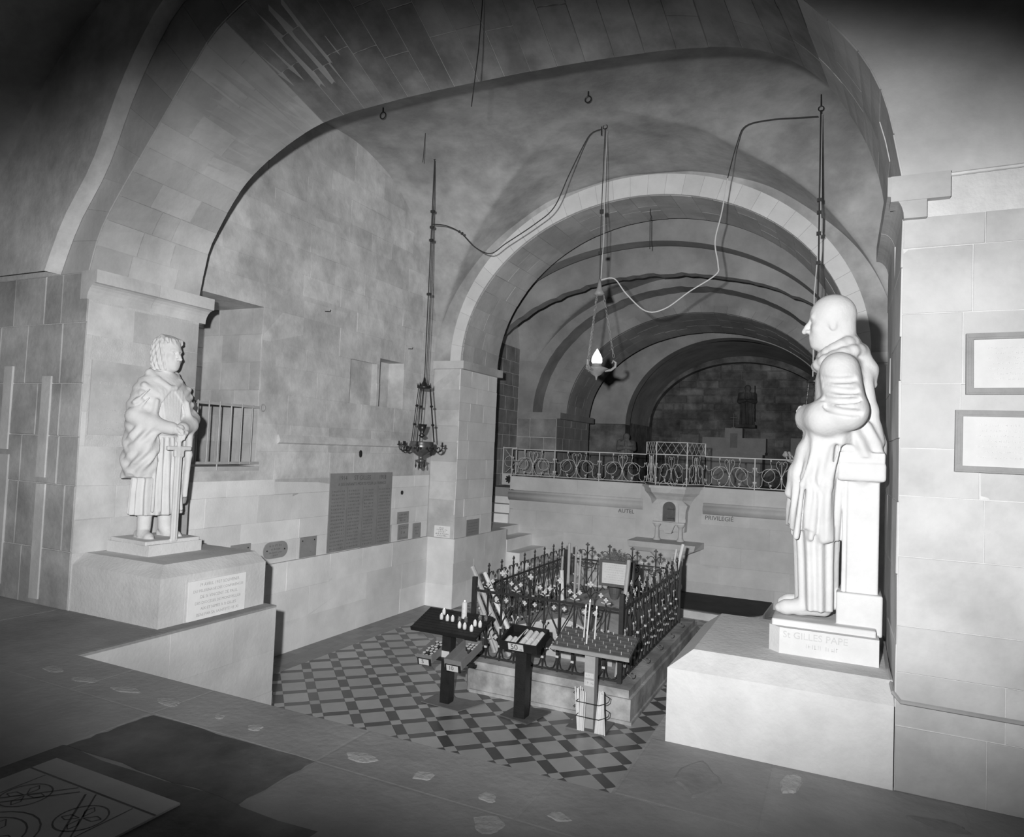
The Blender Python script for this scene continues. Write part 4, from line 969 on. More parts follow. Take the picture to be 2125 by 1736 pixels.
m_loop = bmesh_(MB().tube([(.012,0,FZ0+.20), (.016,0,FZ0+.10), (.045,0,FZ0+.025), (.09,0,FZ0+.008), (.135,0,FZ0+.025), (.164,0,FZ0+.10), (.166,0,FZ0+.20), (.140,0,FZ0+.30), (.09,0,FZ0+.36), (.040,0,FZ0+.30)], .0065, 5, closed=True), 'loop', 'firon')
m_sprig = bmesh_(MB().tube([(0,0,FZR-.34), (.012,0,FZR-.29), (.034,0,FZR-.25)], .005, 5).ball((.038,0,FZR-.243), .014, 6), 'sprig', 'flower')
m_collar = bmesh_(MB().box(-.017, .017, -.014, .014, -.012, .012), 'collar', 'flower')
def fence_panel(a, b, n_out, gilt=True):
    fl_big, fl_small = FLW['flower' if gilt else 'flowerd']
    a, b = Vector(a), Vector(b); L_ = (b-a).length; u = (b-a)/L_; M_ = Matrix.Identity(4); n = Vector(n_out); zz = Vector((0,0,1))
    for i in range(3): M_[i][0], M_[i][1], M_[i][2], M_[i][3] = u[i], -n[i], zz[i], a[i]
    F = lambda x, z=0, mx=1: M_ @ Matrix.Translation((x, 0, z)) @ Matrix.Diagonal((mx, 1, 1, 1))
    def put(name, me, x, z=0, mx=1, par=None):
        o = bpy.data.objects.new(name, me); COL.objects.link(o)
        if par is None: o.parent = fence; o.matrix_local = F(x, z, mx)
        else: o.parent = par; o.matrix_local = Matrix.Translation((x, 0, z))
        return o
    for z, h in ((FZR, .026), (FZ0, .022)): child('rail', MB().obox(a+u*L_/2+zz*z, u, n, zz, L_/2, .007, h/2), 'firon', fence)
    k = max(2, round(L_/.182)); s = L_/k; isA = False
    for i in range(1, k):
        x = s*i; isA = (i % 2 == 0)
        up = put('upright', m_upA if isA else m_upB, x)
        if isA:
            put('flower', fl_big, 0, FZR+.235, par=up); put('collar', m_collar, 0, FZR-.39, par=up); put('collar', m_collar, 0, FZ0+.15, par=up)
            for q in (1, -1):
                br = put('branch', m_br, x, 0, q); put('flower', fl_small, .122, FZR+.130, par=br)
                sc = put('scroll', m_scr, x, 0, q); put('flower', fl_small, .062, FZR-.072, par=sc)
                rg_ = put('ring', m_ring, x, 0, q); put('flower', fl_small, .055, FZR-.505, par=rg_)
        else:
            put('flower', fl_small, 0, FZR+.085, par=up); put('collar', m_collar, 0, FZ0+.12, par=up)
            for q in (1, -1):
                lf = put('leaf', m_leaf, x, FZR+.035, q); put('sprig', m_sprig, x, 0, q)
                put('leaf', m_leaf, x, FZR-.40, q); put('leaf', m_leaf, x, FZ0+.20, q)
    for i in range(k): put('loop', m_loop, s*i+(s-.18)/2)
fa, fb, fc, fd = (-.935, -1.62, 0), (.865, -1.62, 0), (.835, 1.48, 0), (-.965, 1.48, 0)
fence_panel(fa, fb, (0,-1,0)); fence_panel(fb, fc, (1,0,0)); fence_panel(fd, fc, (0,1,0), False); fence_panel(fa, fd, (-1,0,0), False)
for p, h in ((fa, .93), (fb, .95), (fc, .90), (fd, .90), ((.14, 1.48, 0), .84)): child('post', MB().box(p[0]-.024, p[0]+.024, p[1]-.024, p[1]+.024, .0005, h), 'firon', fence)
for i in range(5): child('stay', MB().tube([(fb[0]+.02, -1.4+.65*i, .04), (fb[0]+.06, -1.4+.65*i, .02)]+[(fb[0]+.085+.03*math.cos(a), -1.4+.65*i, .035+.03*math.sin(a)) for a in [math.pi*1.2+k*.6 for k in range(9)]], .005, 5), 'firon', fence)

# ---- big candles left leaning inside the railing
def taper(name, a, b, r, label, group, mt='wax', cat='candle', wick=True, flame=False, r2=None):
    a, b = Vector(a), Vector(b); t = empty(name, a); d = b-a
    child('wax', MB().tube([(0,0,0), tuple(d)], [r, r2 or r*.92], 8), mt, t, False)
    e = d.normalized()
    if wick: child('wick', MB().tube([tuple(d), tuple(d+e*.018)], .0018, 4), 'iron', t)
    if flame: child('flame', MB().tube([tuple(d+e*.004), tuple(d+e*.014), tuple(d+e*.026), tuple(d+e*.038)], [.004, .008, .006, .001], 6), 'flame', t)
    return tag(t, label, cat, group)
zb = PT+.022
gf = 'big candles leaning in the front corner of the railing'
for a, b, r, m_, l_ in (((-3.50,7.56,zb), (-4.02,7.50,.16), .032, 'waxd', 'longest yellowed candle leaning out over the front corner post of the railing'), ((-3.44,7.70,zb), (-3.90,7.60,.09), .028, 'wax', 'long white candle leaning just behind the longest one in the front corner'),
        ((-3.60,7.50,zb), (-3.93,7.47,-.13), .030, 'waxd', 'yellowed candle ending below the top rail in the front corner'), ((-3.34,7.56,zb), (-3.70,7.52,-.22), .026, 'wax', 'slim white candle leaning furthest from the front corner post'), ((-3.72,7.62,zb), (-3.88,7.52,-.34), .034, 'waxd', 'shortest thick candle stub in the front corner of the railing')):
    taper('altar_candle', a, b, r, l_, gf, m_, wick=False)
gb = 'tall candles standing in the back corner of the railing'
for a, b, r, m_, l_ in (((-3.82,10.30,zb), (-3.825,10.32,.165), .026, 'waxd', 'tallest candle upright in the rear corner nearest the stair'), ((-3.73,10.36,zb), (-3.74,10.40,.12), .020, 'waxd', 'slightly shorter slim candle beside the tallest one in the rear corner'),
        ((-3.88,10.14,zb), (-3.885,10.20,-.03), .022, 'waxd', 'medium candle in front of the rear corner post'), ((-3.78,10.00,zb), (-3.84,10.06,-.22), .036, 'wax', 'short stout white candle in the rear corner'), ((-3.64,10.28,zb), (-3.64,10.34,.02), .018, 'waxd', 'thinnest candle standing a little apart in the rear corner')):
    taper('altar_candle', a, b, r, l_, gb, m_, wick=False)
taper('altar_candle', (-2.18,7.50,zb), (-2.20,7.92,.37), .026, 'single tall candle leaning beside the framed notice inside the railing', None, 'waxd')
gk = 'candles leaning on the railing post by the altar'
for a, b, r, l_ in (((-2.30,10.25,zb), (-2.09,10.43,.30), .026, 'thick slanting candle propped against the rear post near the altar'), ((-2.33,10.36,zb), (-2.19,10.46,.22), .016, 'thin slanting candle propped against the rear post near the altar')): taper('altar_candle', a, b, r, l_, gk, 'wax', wick=False)

# ---- framed notice on a pole, dried bouquet
n = empty('notice_board', (-2.60, 8.8, PT)); tag(n, 'framed white notice on a pole inside the railing', 'notice')
zz0 = -.125-PT
for (a, b, c, d) in ((-.235, .225, 0, .036), (-.235, .225, .300, .336), (-.235, -.195, .036, .300), (.185, .225, .036, .300)): child('frame_rail', MB().box(a, b, -.012, .012, zz0+c, zz0+d), 'woodd', n)
child('sheet', MB().box(-.197, .187, -.006, .004, zz0+.034, zz0+.302), 'paper', n)
mb = MB(); rg = random.Random(12)
for i in range(8): scrawl(mb, (-.16+.012*(i % 3), -.0066, zz0+.275-i*.031), XA, ZA, .30-.04*(i % 3), .014, rg)
o = child('writing', mb, 'letterl', n); o['kind'] = 'stuff'
child('pole', MB().box(.20, .232, .012, .044, .322, zz0+.34), 'firon', n)
bq = empty('dried_bouquet', (-2.80, 9.40, -.402)); tag(bq, 'bushy bunch of dried flowers in a pot on the tomb lid', 'flowers')
child('pot', MB().lathe([(.05, 0), (.08, .08), (.085, .20), (.06, .30), (.07, .33)], (0,0,0), 12), 'woodd', bq)
mb = MB(); rg = random.Random(5)
for i in range(260):
    a = rg.uniform(0, 6.28); e = rg.uniform(.35, 1.5); L_ = rg.uniform(.20, .36); r_ = L_*math.cos(e)*1.0
    tip = Vector((r_*math.cos(a)*.85, r_*math.sin(a)*.6, .34+L_*math.sin(e)*.95)); mb.bar((0, 0, .30), tip, .0022)
    for k in range(3): p = tip+Vector((rg.uniform(-.02, .02), rg.uniform(-.02, .02), rg.uniform(-.03, .01))); mb.obox(p, (1,0,0), (0,.7,.7), (0,-.7,.7), .007, .005, .001)
o = child('dried_stems', mb, 'dry', bq); o['kind'] = 'stuff'

# ---- candle stands
def slope_mat(o, ang): return Matrix.Translation(o) @ Matrix.Rotation(ang, 4, 'X')
def sub(name, mb, mt, parent, M_, smooth=False):
    me = mb.mesh(name, smooth); me.transform(M_); return child(name, me, mt, parent)
# stand with the black slatted tray
s1 = empty('candle_stand', (-3.86, 6.74, PZ)); tag(s1, 'black candle stand with a sloping slatted tray and two cardboard boxes', 'candle stand')
S1 = Vector((-3.86, 6.74, PZ)); A1 = math.atan2(.14, .40)
child('post', MB().box(-.055, .055, -.055, .055, 0, .855), 'blackw', s1)
TM1 = slope_mat(Vector((-4.24, 6.55, -.39))-S1, A1)
for i in range(9): sub('slat', MB().box(0, .81, .047*i+.002, .047*i+.043, -.022, 0), 'blackw', s1, TM1)
for x in (.05, .74): sub('bearer', MB().box(x, x+.03, .0, .42, -.045, -.022), 'blackw', s1, TM1)
sub('tray_lip', MB().box(0, .81, -.012, .003, -.035, .008), 'blackw', s1, TM1)
child('foot_patch', MB().prism([(-.24,-.13), (.24,-.17), (.38,.2), (-.22,.16)], 'z', .0015, .010), 'concl', s1)
child('shelf_bracket', MB().box(-.22, .36, -.10, -.055, .47, .50), 'blackw', s1)
child('paper_slip', MB().box(-.055, .04, -.0575, -.0555, .485, .57), 'paper', s1)
def on(TM, base, x, y, z=0): return base+TM @ Vector((x, y, z))
gv = 'votive candles on the black slatted tray'
def votive(p, filled):
    t = empty('votive_candle', p)
    child('jar', MB().lathe([(.019, 0), (.021, .02), (.021, .046), (.016, .056), (.016, .062)], (0,0,0), 10), 'glass' if not filled else 'wax', t, True)
    if filled: child('tip', MB().lathe([(.006, .058), (.007, .064), (.003, .072)], (0,0,0), 6), 'flame', t); tag(t, 'small lit white votive candle on the black slatted tray', 'candle', gv)
    else: tag(t, 'empty clear votive glass on the black slatted tray', 'candle holder', 'empty glasses on the black slatted tray')
for (x, y) in ((.239,.294), (.264,.203), (.345,.193), (.409,.197), (.549,.106), (.616,.101), (.697,.181), (.762,.176), (.708,.085)): votive(on(TM1, S1, x, y*1.059, .002), True)
for (x, y) in ((.492,.203), (.566,.215), (.705,.28), (.765,.30)): votive(on(TM1, S1, x, y*1.059, .002), False)
p = on(TM1, S1, .504, .300, .002); t = empty('pillar_candle', p); tag(t, 'thick white decorated pillar candle standing on the black slatted tray', 'candle')
child('wax', MB().lathe([(.030, 0), (.031, .01), (.031, .165), (.022, .182), (.008, .186)], (0,0,0), 14), 'wax', t, True); child('tip', MB().lathe([(.008, .184), (.009, .192), (.003, .202)], (0,0,0), 6), 'flame', t)
mb = MB(); scrawl(mb, (-.018, -.0315, .11), XA, ZA, .03, .012, random.Random(1)); scrawl(mb, (-.018, -.0315, .06), XA, ZA, .03, .012, random.Random(2)); o = child('decoration', mb, 'letterl', t); o['kind'] = 'stuff'
def carton(o, W, D, H, ang, label, price, cups, group, clab, parent=None):
    t = empty('cardboard_box', o); M_ = slope_mat(Vector((0,0,0)), ang)
    sub('bottom', MB().box(0, W, 0, D, 0, .005), 'card', t, M_)
    for (a, b, c, d) in ((0, W, 0, .005), (0, W, D-.005, D), (0, .005, .005, D-.005), (W-.005, W, .005, D-.005)): sub('side', MB().box(a, b, c, d, .005, H), 'card', t, M_)
    pl_ = sub('price_holder', MB().box(.01, W*.95, -.012, -.001, -.03, .045), 'blackw', t, M_)
    sub('price_card', MB().box(W*.15, W*.82, -.014, -.0122, -.024, .040), 'paper', t, M_)
    me = text_mesh(price, .062, .0004, 'CENTER', .001); me.transform(M_ @ frame_mat((W*.42, -.0150, .010), XA, ZA)); me.materials.append(MT['letter']); child('price', me, None, t)
    tag(t, label, 'box')
    for (x, y) in cups:
        q = Vector(o)+(M_ @ Vector((x, y, .006))); c = empty('candle_cup', q); c.rotation_euler = (ang, 0, 0)
        child('tin', MB().lathe([(.020, 0), (.0212, .050), (.0195, .052)], (0,0,0), 12), 'tinr', c, True); child('wax', MB().lathe([(.0185, .045), (.0185, .0535), (.001, .054)], (0,0,0), 12), 'wax', c)
        tag(c, clab, 'candle', group)
carton(Vector((-3.705, 6.40, -.70)), .205, .46, .095, .235, 'half-empty cardboard box with wide gaps on the black candle stand', '10',
       [(.045,.04), (.150,.03)]+[(.066+.0455*i, .425-.047*j) for i in range(3) for j in range(3) if not (i == 0 and j == 2)], 'candles in the half-empty box', 'small tin candle in the half-empty cardboard box')
carton(Vector((-4.105, 6.50, -.725)), .185, .40, .085, .235, 'cardboard box packed with dark tins on the black candle stand', '5',
       [(.036+.046*i+(.0 if j % 2 else .010), .04+.050*j) for j in range(7) for i in range(3) if (i+j*2) % 7 != 3], 'candles in the packed box', 'small tin candle in the tightly packed cardboard box')
# stand with the box of big candles
s2 = empty('candle_stand', (-2.98, 6.78, PZ)); S2 = Vector((-2.98, 6.78, PZ)); tag(s2, 'black candle stand with a single sloping box priced 50', 'candle stand'); A2 = math.atan2(.10, .33)
child('post', MB().box(-.062, .062, -.062, .062, 0, .80), 'blackw', s2)
child('foot_plate', MB().prism([(-.21,-.08), (.13,-.15), (.22,.30), (-.17,.28)], 'z', .0015, .016), 'conc', s2)
TM2 = slope_mat(Vector((-3.17, 6.59, -.47))-S2, A2); W2, D2, H2 = .425, .345, .095
sub('bottom', MB().box(0, W2, 0, D2, 0, .012), 'blackw', s2, TM2)
for (a, b, c, d) in ((0, W2, 0, .012), (0, W2, D2-.012, D2), (0, .012, .012, D2-.012), (W2-.012, W2, .012, D2-.012)): sub('side', MB().box(a, b, c, d, .012, H2), 'blackw', s2, TM2)
for x in (.175, ): sub('divider', MB().box(x, x+.008, .012, D2-.012, .012, .075), 'blackw', s2, TM2)
sub('price_card', MB().box(.105, .275, -.003, -.0004, .012, .085), 'paper', s2, TM2)
me = text_mesh('50', .085, .0004, 'CENTER', .001); me.transform(TM2 @ frame_mat((.172, -.0038, .047), XA, ZA)); me.materials.append(MT['letter']); child('price', me, None, s2)
me = text_mesh('cts', .024, .0004, 'CENTER'); me.transform(TM2 @ frame_mat((.245, -.0038, .030), XA, ZA)); me.materials.append(MT['letter']); child('price', me, None, s2)
def lay(x0, y0, y1, r, z, dx=0):
    a = on(TM2, S2, x0, y0, z); b = on(TM2, S2, x0+dx, y1, z); t = taper('boxed_candle', a, b, r, 'white candle lying in the box priced 50', 'candles lying in the box priced 50', 'wax', wick=False, r2=r)
for x in (.055, .118): lay(x, .02, .16, .026, .046)
lay(.150, .022, .325, .014, .062, .03)
for x in (.215, .280, .345): lay(x, .02, .17, .027, .044); lay(x+.006, .175, .325, .027, .044)
lay(.392, .02, .325, .018, .040)
# stand with the spiked rack
s3 = empty('candle_stand', (-2.265, 6.88, PZ)); S3 = Vector((-2.265, 6.88, PZ)); tag(s3, 'grey candle stand with a sloping rack of nail spikes and two wire holders', 'candle stand'); A3 = math.atan2(.12, .37)
child('post', MB().box(-.055, .055, -.05, .05, 0, .80), 'woodg', s3)
child('foot_plate', MB().box(-.21, .19, -.125, .245, .0015, .022), 'concl', s3)
child('paper_slip', MB().box(-.05, .045, -.0525, -.0505, .52, .57), 'paper', s3); child('paper_slip', MB().box(-.052, .05, -.0525, -.0505, .44, .50), 'paper', s3)
mb = MB(); scrawl(mb, (-.04, -.0526, .55), XA, ZA, .07, .02, random.Random(4)); scrawl(mb, (-.04, -.0526, .475), XA, ZA, .08, .03, random.Random(5)); o = child('writing', mb, 'letterl', s3); o['kind'] = 'stuff'
TM3 = slope_mat(Vector((-2.63, 6.68, -.38))-S3, A3)
sub('tray', MB().box(0, .81, 0, .389, -.020, 0), 'woodd', s3, TM3)
m_sp = MB().bar((0,0,0), (0,0,.032), .0035).mesh('spike'); m_sp.materials.append(MT['wax'])
for j in range(6):
    sub('batten', MB().box(.01, .80, .012+.064*j, .050+.064*j, 0, .010+.004*(j % 2)), 'woodd', s3, TM3)
    for i in range(7):
        o = child('spike', m_sp, None, s3); o.location = TM3 @ Vector((.05+.112*i+(.05 if j % 2 else 0), .030+.064*j, .008))
sub('tray_lip', MB().box(0, .81, -.012, .0, -.03, .010), 'woodg', s3, TM3)
for (x, y, tx, tz) in ((.272,.206,.012,.30), (.336,.108,.023,.41), (.389,.205,.010,.30)):
    a = on(TM3, S3, x, y*1.05, .016); taper('taper_candle', a, a+Vector((tx, 0, tz)), .0085, 'slim lit taper stuck on the spiked rack', 'tapers on the spiked rack', 'wax', flame=True)
for z in (.20, .34): child('wire_holder', MB().tube([(-.20,.05,z-.03), (-.17,.10,z), (-.10,.10,z), (-.06,-.05,z), (-.085,-.19,z-.02), (.02,-.19,z-.02), (.155,-.19,z-.02), (.21,-.13,z-.01), (.225,-.10,z), (.19,.06,z-.02), (.12,.08,z)], .0042, 5), 'iron', s3)
for gx, nT, lab, sp, gx2 in ((-2.325, 10, 'loose bundle', .055, -2.31), (-2.115, 9, 'loose bundle', .020, -2.11)):
    rg = random.Random(int(-gx*100)); left = gx < -2.2
    for i in range(nT):
        f = i/(nT-1)*2-1; yb = 6.735+.022*rg.random()
        a = Vector((gx2+f*(.030 if left else .052), yb, PZ+.023)); b = Vector((gx+f*sp+rg.uniform(-.006, .006), yb+rg.uniform(0, .02)+.01*(i % 3), PZ+.40+rg.uniform(0, .05)))
        taper('spare_taper', a, b, .0075, 'unlit taper in the bundle '+('left of the grey stand post beside the plain foot' if False else 'with flaring tops held by wire on the grey stand' if left else 'with gathered tops held by wire on the grey stand'),
              'flaring bundle of spare tapers' if left else 'gathered bundle of spare tapers', 'wax', wick=False, r2=.006)
# ================================================================== altar wall, balcony, chapel altar
MT.update({
 'railp':  mat('grey_painted_iron', .42, .50, 14, bump=.05, rough=.45, spec=.4),
 'altar':  mat('altar_stone', .42, .54, 5, bump=.25, bscale=35),
 'altart': mat('altar_top_stone', .20, .26, 5, bump=.25, bscale=35),
 'niche':  mat('dark_door_metal', .07, .11, 8, bump=.2, rough=.5),
 'carpet': mat('dark_carpet', .035, .06, 3, bump=.3, bscale=120, rough=.95),
 'chalt':  mat('chapel_altar_stone', .17, .22, 4, bump=.15),
 'bronze': mat('dark_bronze', .03, .06, 10, bump=.1, rough=.35, spec=.6, metal=.6),
 'brass':  mat('aged_brass', .10, .18, 14, bump=.1, rough=.3, spec=.6, metal=.5),
 'lampg':  mat('grey_lamp_metal', .22, .30, 12, bump=.05, rough=.45),
})
lettering('lettering', 'AUTEL', .115, (-3.98, 13.991, .418), XA, ZA, 'letter', fw, .002)['kind'] = 'stuff'
lettering('lettering', 'PRIVIL\u00c9GI\u00c9', .115, (-2.13, 13.991, .410), XA, ZA, 'letter', fw, .002)['kind'] = 'stuff'
# corbel carrying the balcony, niche panel with small door
ni = empty('altar_niche', (-3.06, 14, 0)); tag(ni, 'carved stone niche with a small arched door below the balcony', 'niche')
def crb(z, hw, d): return [(-hw, -.002, z), (-hw+.02, -d, z), (hw-.02, -d, z), (hw, -.002, z)]
secs = [(1.0, .60, .42), (.95, .60, .42), (.95, .57, .38), (.86, .54, .34), (.80, .48, .27), (.72, .42, .20), (.62, .37, .165), (.50, .335, .15), (.10, .32, .15)]
vs = []; fs = []
for i, (z, hw, d) in enumerate(secs): vs += [(a*(1 if k in (0, 3) else .62 if z > .7 else 1), b, c) for k, (a, b, c) in enumerate(crb(z, hw, d))]
for i in range(len(secs)-1):
    for k in range(3): fs.append((4*i+k, 4*i+k+1, 4*i+4+k+1, 4*i+4+k))
fs += [(3,2,1,0), tuple(4*(len(secs)-1)+k for k in range(4))]
child('corbel', MB().add(vs, fs), 'altar', ni)
def archpoly(cx, w, z0, z1, n=12): return [(cx-w, z0), (cx+w, z0)]+[(cx+w*math.cos(math.pi*i/n), z1-w+w*math.sin(math.pi*i/n)) for i in range(n+1)]
child('surround', MB().prism(archpoly(0, .185, .28, .76), 'y', -.185, -.148), 'altar', ni)
dr = child('door', MB().prism(archpoly(0, .125, .30, .685), 'y', -.196, -.186), 'niche', ni)
for z in (.36, .54): child('hinge', MB().bar((-.03, -.200, z), (.11, -.200, z), .006, .014).add([(.085,-.200,z-.03), (.115,-.200,z), (.085,-.200,z+.03)], [(0,1,2)]), 'iron', dr)
child('shelf', MB().box(-.32, .32, -.26, -.148, .25, .285), 'altar', ni)
for sgn in (-1, 1): child('moulding', MB().box(sgn*.19 if sgn > 0 else -.32, .32 if sgn > 0 else -.19, -.165, -.149, .30, .36), 'altar', ni)
child('bracket', MB().prism([(-.15, .25), (-.12, .22), (-.06, .07), (.06, .07), (.12, .22), (.15, .25)], 'y', -.24, -.05), 'altar', ni)
for x in (-.22, .24): child('colonnette', MB().lathe([(.075, -.078), (.075, -.05), (.05, -.02), (.045, .02), (.040, .17), (.055, .20), (.075, .225), (.075, .25)], (x, -.22, 0), 12), 'altar', ni, True)
al = empty('wall_altar', (-3.10, 14, 0)); tag(al, 'stone altar table on a pedestal against the retaining wall', 'altar')
P = [(-.72, -.31), (.72, -.31), (.72, -.245), (.60, -.16)] 
child('table_slab', MB().add([(-.70,-.42,-.22), (.58,-.42,-.22), (.70,-.002,-.20), (-.62,-.002,-.20), (-.72,-.45,-.11), (.61,-.45,-.11), (.70,-.002,-.08), (-.64,-.002,-.08), (-.55,-.36,-.30), (.43,-.36,-.30), (.50,-.002,-.30), (-.50,-.002,-.30)],
      [(0,1,5,4), (1,2,6,5), (3,0,4,7), (4,5,6,7), (8,9,1,0), (9,10,2,1), (11,8,0,3), (11,10,9,8)]), 'altar', al)
child('table_top', MB().prism([(-.715, -.445), (.605, -.445), (.695, -.006), (-.635, -.006)], 'z', -.0955, -.0945), 'altart', al) if False else None
child('support', MB().lathe([(.30, -1.06), (.30, -.98), (.20, -.93), (.18, -.5), (.22, -.40), (.32, -.30)], (0, -.20, 0), 16), 'altar', al, True)
pf = empty('altar_step', (-2.6, 13.3, PZ)); tag(pf, 'low rounded altar step covered with dark carpet', 'step')
P = [(-1.5, .69), (-1.5, -.75)]+[(.9+.55*math.cos(a), -.30+.55*math.sin(a)-.12) for a in [math.radians(-100+i*12) for i in range(10)]]+[(1.49, .69)]
child('step_block', MB().prism(P, 'z', 0, .125), 'altar', pf); child('carpet', MB().prism([(a*1.0, b+.0) for a, b in [(x*.985, y*.94+.03) for x, y in P]], 'z', .125, .140), 'carpet', pf)

# ---- iron balustrade on the retaining wall, with its balcony
bal = empty('balustrade', (-3.0, 14.12, 1.0)); tag(bal, 'grey iron balustrade with ring scrolls on the retaining wall and balcony', 'balustrade')
def lyre():
    mb = MB()
    mb.bar((0,0,.03), (0,0,.56), .012, .008)
    for q in (1, -1):
        mb.tube([(0,0,.25), (q*.05,0,.38), (q*.095,0,.46), (q*.10,0,.53), (q*.065,0,.565), (q*.03,0,.54), (q*.03,0,.505), (q*.05,0,.50)], .006, 5)
        mb.tube([(0,0,.28), (q*.03,0,.14), (q*.09,0,.06), (q*.16,0,.035), (q*.21,0,.06), (q*.23,0,.10)], .006, 5)
    mb.box(-.018, .018, -.01, .01, .225, .25); return mb
def swirl(q):
    mb = MB(); c = (q*.25, .285)
    mb.tube([(c[0]+.125*math.cos(a), 0, c[1]+.125*math.sin(a)) for a in [2*math.pi*i/20 for i in range(20)]], .0062, 5, closed=True)
    mb.tube([(q*.012,0,.27), (q*.05,0,.36), (q*.11,0,.41), (q*.18,0,.415), (q*.25,0,.41)], .006, 5)
    mb.tube([(q*.205,0,.575), (q*.215,0,.52), (q*.19,0,.455), (q*.21,0,.41), (q*.28,0,.36), (q*.33,0,.30), (q*.335,0,.25)], .0055, 5)
    mb.tube([(q*.36,0,.36), (q*.41,0,.33), (q*.46,0,.34), (q*.485,0,.40)], .0055, 5); mb.tube([(q*.36,0,.21), (q*.37,0,.10), (q*.42,0,.045), (q*.47,0,.06), (q*.49,0,.13)], .0055, 5)
    mb.tube([(q*.25,0,.16), (q*.235,0,.12), (q*.20,0,.10)], .005, 5)
    for p in ((q*.205,0,.57), (q*.48,0,.41), (q*.485,0,.14), (q*.20,0,.10)): mb.ball(p, .018, 6, (1, .6, 1.2))
    return mb
mL = lyre().mesh('lyre'); mS = {q: swirl(q).mesh('ring_scroll') for q in (1, -1)}
for m_ in (mL, mS[1], mS[-1]): m_.materials.append(MT['railp'])
def bpanel(a, b, sx=1.0, h=.60):
    a, b = Vector(a), Vector(b); L_ = (b-a).length; u = (b-a)/L_; M_ = Matrix.Identity(4); nn = Vector((u.y, -u.x, 0)); k = L_/1.02
    for i in range(3): M_[i][0], M_[i][1], M_[i][2], M_[i][3] = u[i]*k, -nn[i], (0,0,1)[i], ((a+b)/2)[i]
    for nm, me in (('lyre', mL), ('ring_scroll', mS[1]), ('ring_scroll', mS[-1])):
        o = child(nm, me, None, bal); o.matrix_local = M_
    child('handrail', MB().bar(a+Vector((0,0,h)), b+Vector((0,0,h)), .028, .018), 'railp', bal); child('bottom_rail', MB().bar(a+Vector((0,0,.035)), b+Vector((0,0,.035)), .022, .014), 'railp', bal)
def bpost(p, h=.60): child('baluster_post', MB().bar(p, Vector(p)+Vector((0,0,h)), .018), 'railp', bal)
y0 = -.09
for xs_ in ((-3.63, -2.61, -1.60, -.60), (.57, 1.50, 2.46, 3.4)):
    for x in xs_: bpost((x, y0, .0))
    for a, b in zip(xs_, xs_[1:]): bpanel((a, y0, 0), (b, y0, 0))
bp = [(-.60, y0, .012), (-.30, -.50, .012), (.30, -.50, .012), (.57, y0, .012)]
for a, b in zip(bp, bp[1:]):
    bpanel(a, b); A_, B_ = Vector(a), Vector(b); d = Vector((0,0,1))
    child('lattice_rail', MB().bar(A_+d*.84, B_+d*.84, .020, .014), 'railp', bal); nn = 4
    mb = MB()
    for i in range(nn):
        p, q_ = A_+(B_-A_)*i/nn, A_+(B_-A_)*(i+1)/nn; mb.bar(p+d*.61, q_+d*.84, .005); mb.bar(p+d*.84, q_+d*.61, .005)
    o = child('wire_lattice', mb, 'railp', bal); o['kind'] = 'stuff'
for p in bp: bpost(p, .845)
ct = MB().tube([(-.16+.13*math.cos(a), -.53, -.02+.13*math.sin(a)*.95) for a in [math.radians(100+i*20) for i in range(17)]]+[(.02,-.53,.02), (.06,-.53,.20), (-.02,-.52,.36), (-.15,-.52,.30), (-.2,-.52,.1), (-.02,-.53,-.05), (.16,-.53,-.01), (.2,-.53,.1)], .005, 5)
wl_ = ct.build('wire_coil', 'cablel'); wl_.location = (-2.93, 14.12, 1.0); tag(wl_, 'loose pale wire coil hanging from the balcony', 'wire')
# gate at the stair head
gt = empty('stair_gate', (-7.10, 14.9, CF)); tag(gt, 'open iron gate leaf with pierced bottom panel at the stair head', 'gate')
for x in (-.17, .17): child('stile', MB().box(x-.014, x+.014, -.012, .012, .03, .92), 'railp', gt)
for z in (.04, .28, .90): child('gate_rail', MB().box(-.17, .17, -.011, .011, z-.013, z+.013), 'railp', gt)
child('panel', MB().box(-.16, .16, -.003, .003, .05, .27), 'railp', gt)
child('rosette', MB().prism([( (.10*(.6+.4*abs(math.cos(4*a))))*math.cos(a), .16+(.10*(.6+.4*abs(math.cos(4*a))))*math.sin(a)) for a in [2*math.pi*i/48 for i in range(48)]], 'y', -.008, -.004), 'iron', gt)
child('scroll', MB().tube(arc(0, .58, .13, 0, 340, 14), .007, 5).tube([(-.12,0,.86), (.02,0,.70), (.10,0,.60), (.02,0,.42), (-.1,0,.32)], .007, 5), 'railp', gt)

# ---- chapel: altar, tabernacle, crucifix, carved figure, panels
ca = empty('chapel_altar', (-3.15, 23.3, CF)); tag(ca, 'pale stone chapel altar with retable against the sooty wall', 'altar')
child('altar_block', MB().box(-.92, .92, -.45, .3, 0, 1.0), 'chalt', ca); child('altar_slab', MB().box(-1.0, 1.0, -.52, .3, 1.0, 1.08), 'chalt', ca)
child('retable', MB().box(-.98, .98, -.1, .3, 1.08, 1.52), 'chalt', ca)
for x in (-.9, 0): child('front_panel', MB().box(x+.05, x+.82, -.47, -.45, .12, .88), 'chalt', ca)
tb = child('tabernacle', MB().box(-.27, .27, -.14, .3, 1.52, 1.83), 'chalt', ca); child('tabernacle_door', MB().box(-.10, .12, -.155, -.135, 1.20, 1.66), 'niche', tb)
cr_ = empty('crucifix', (-3.165, 23.25, CF+1.83)); tag(cr_, 'dark standing crucifix on the chapel tabernacle', 'crucifix')
child('upright', MB().bar((0,0,0), (0,0,.48), .022), 'iron', cr_); child('cross_arm', MB().bar((-.11,0,.34), (.11,0,.34), .02), 'iron', cr_); child('foot', MB().box(-.06, .06, -.04, .04, 0, .03), 'iron', cr_)
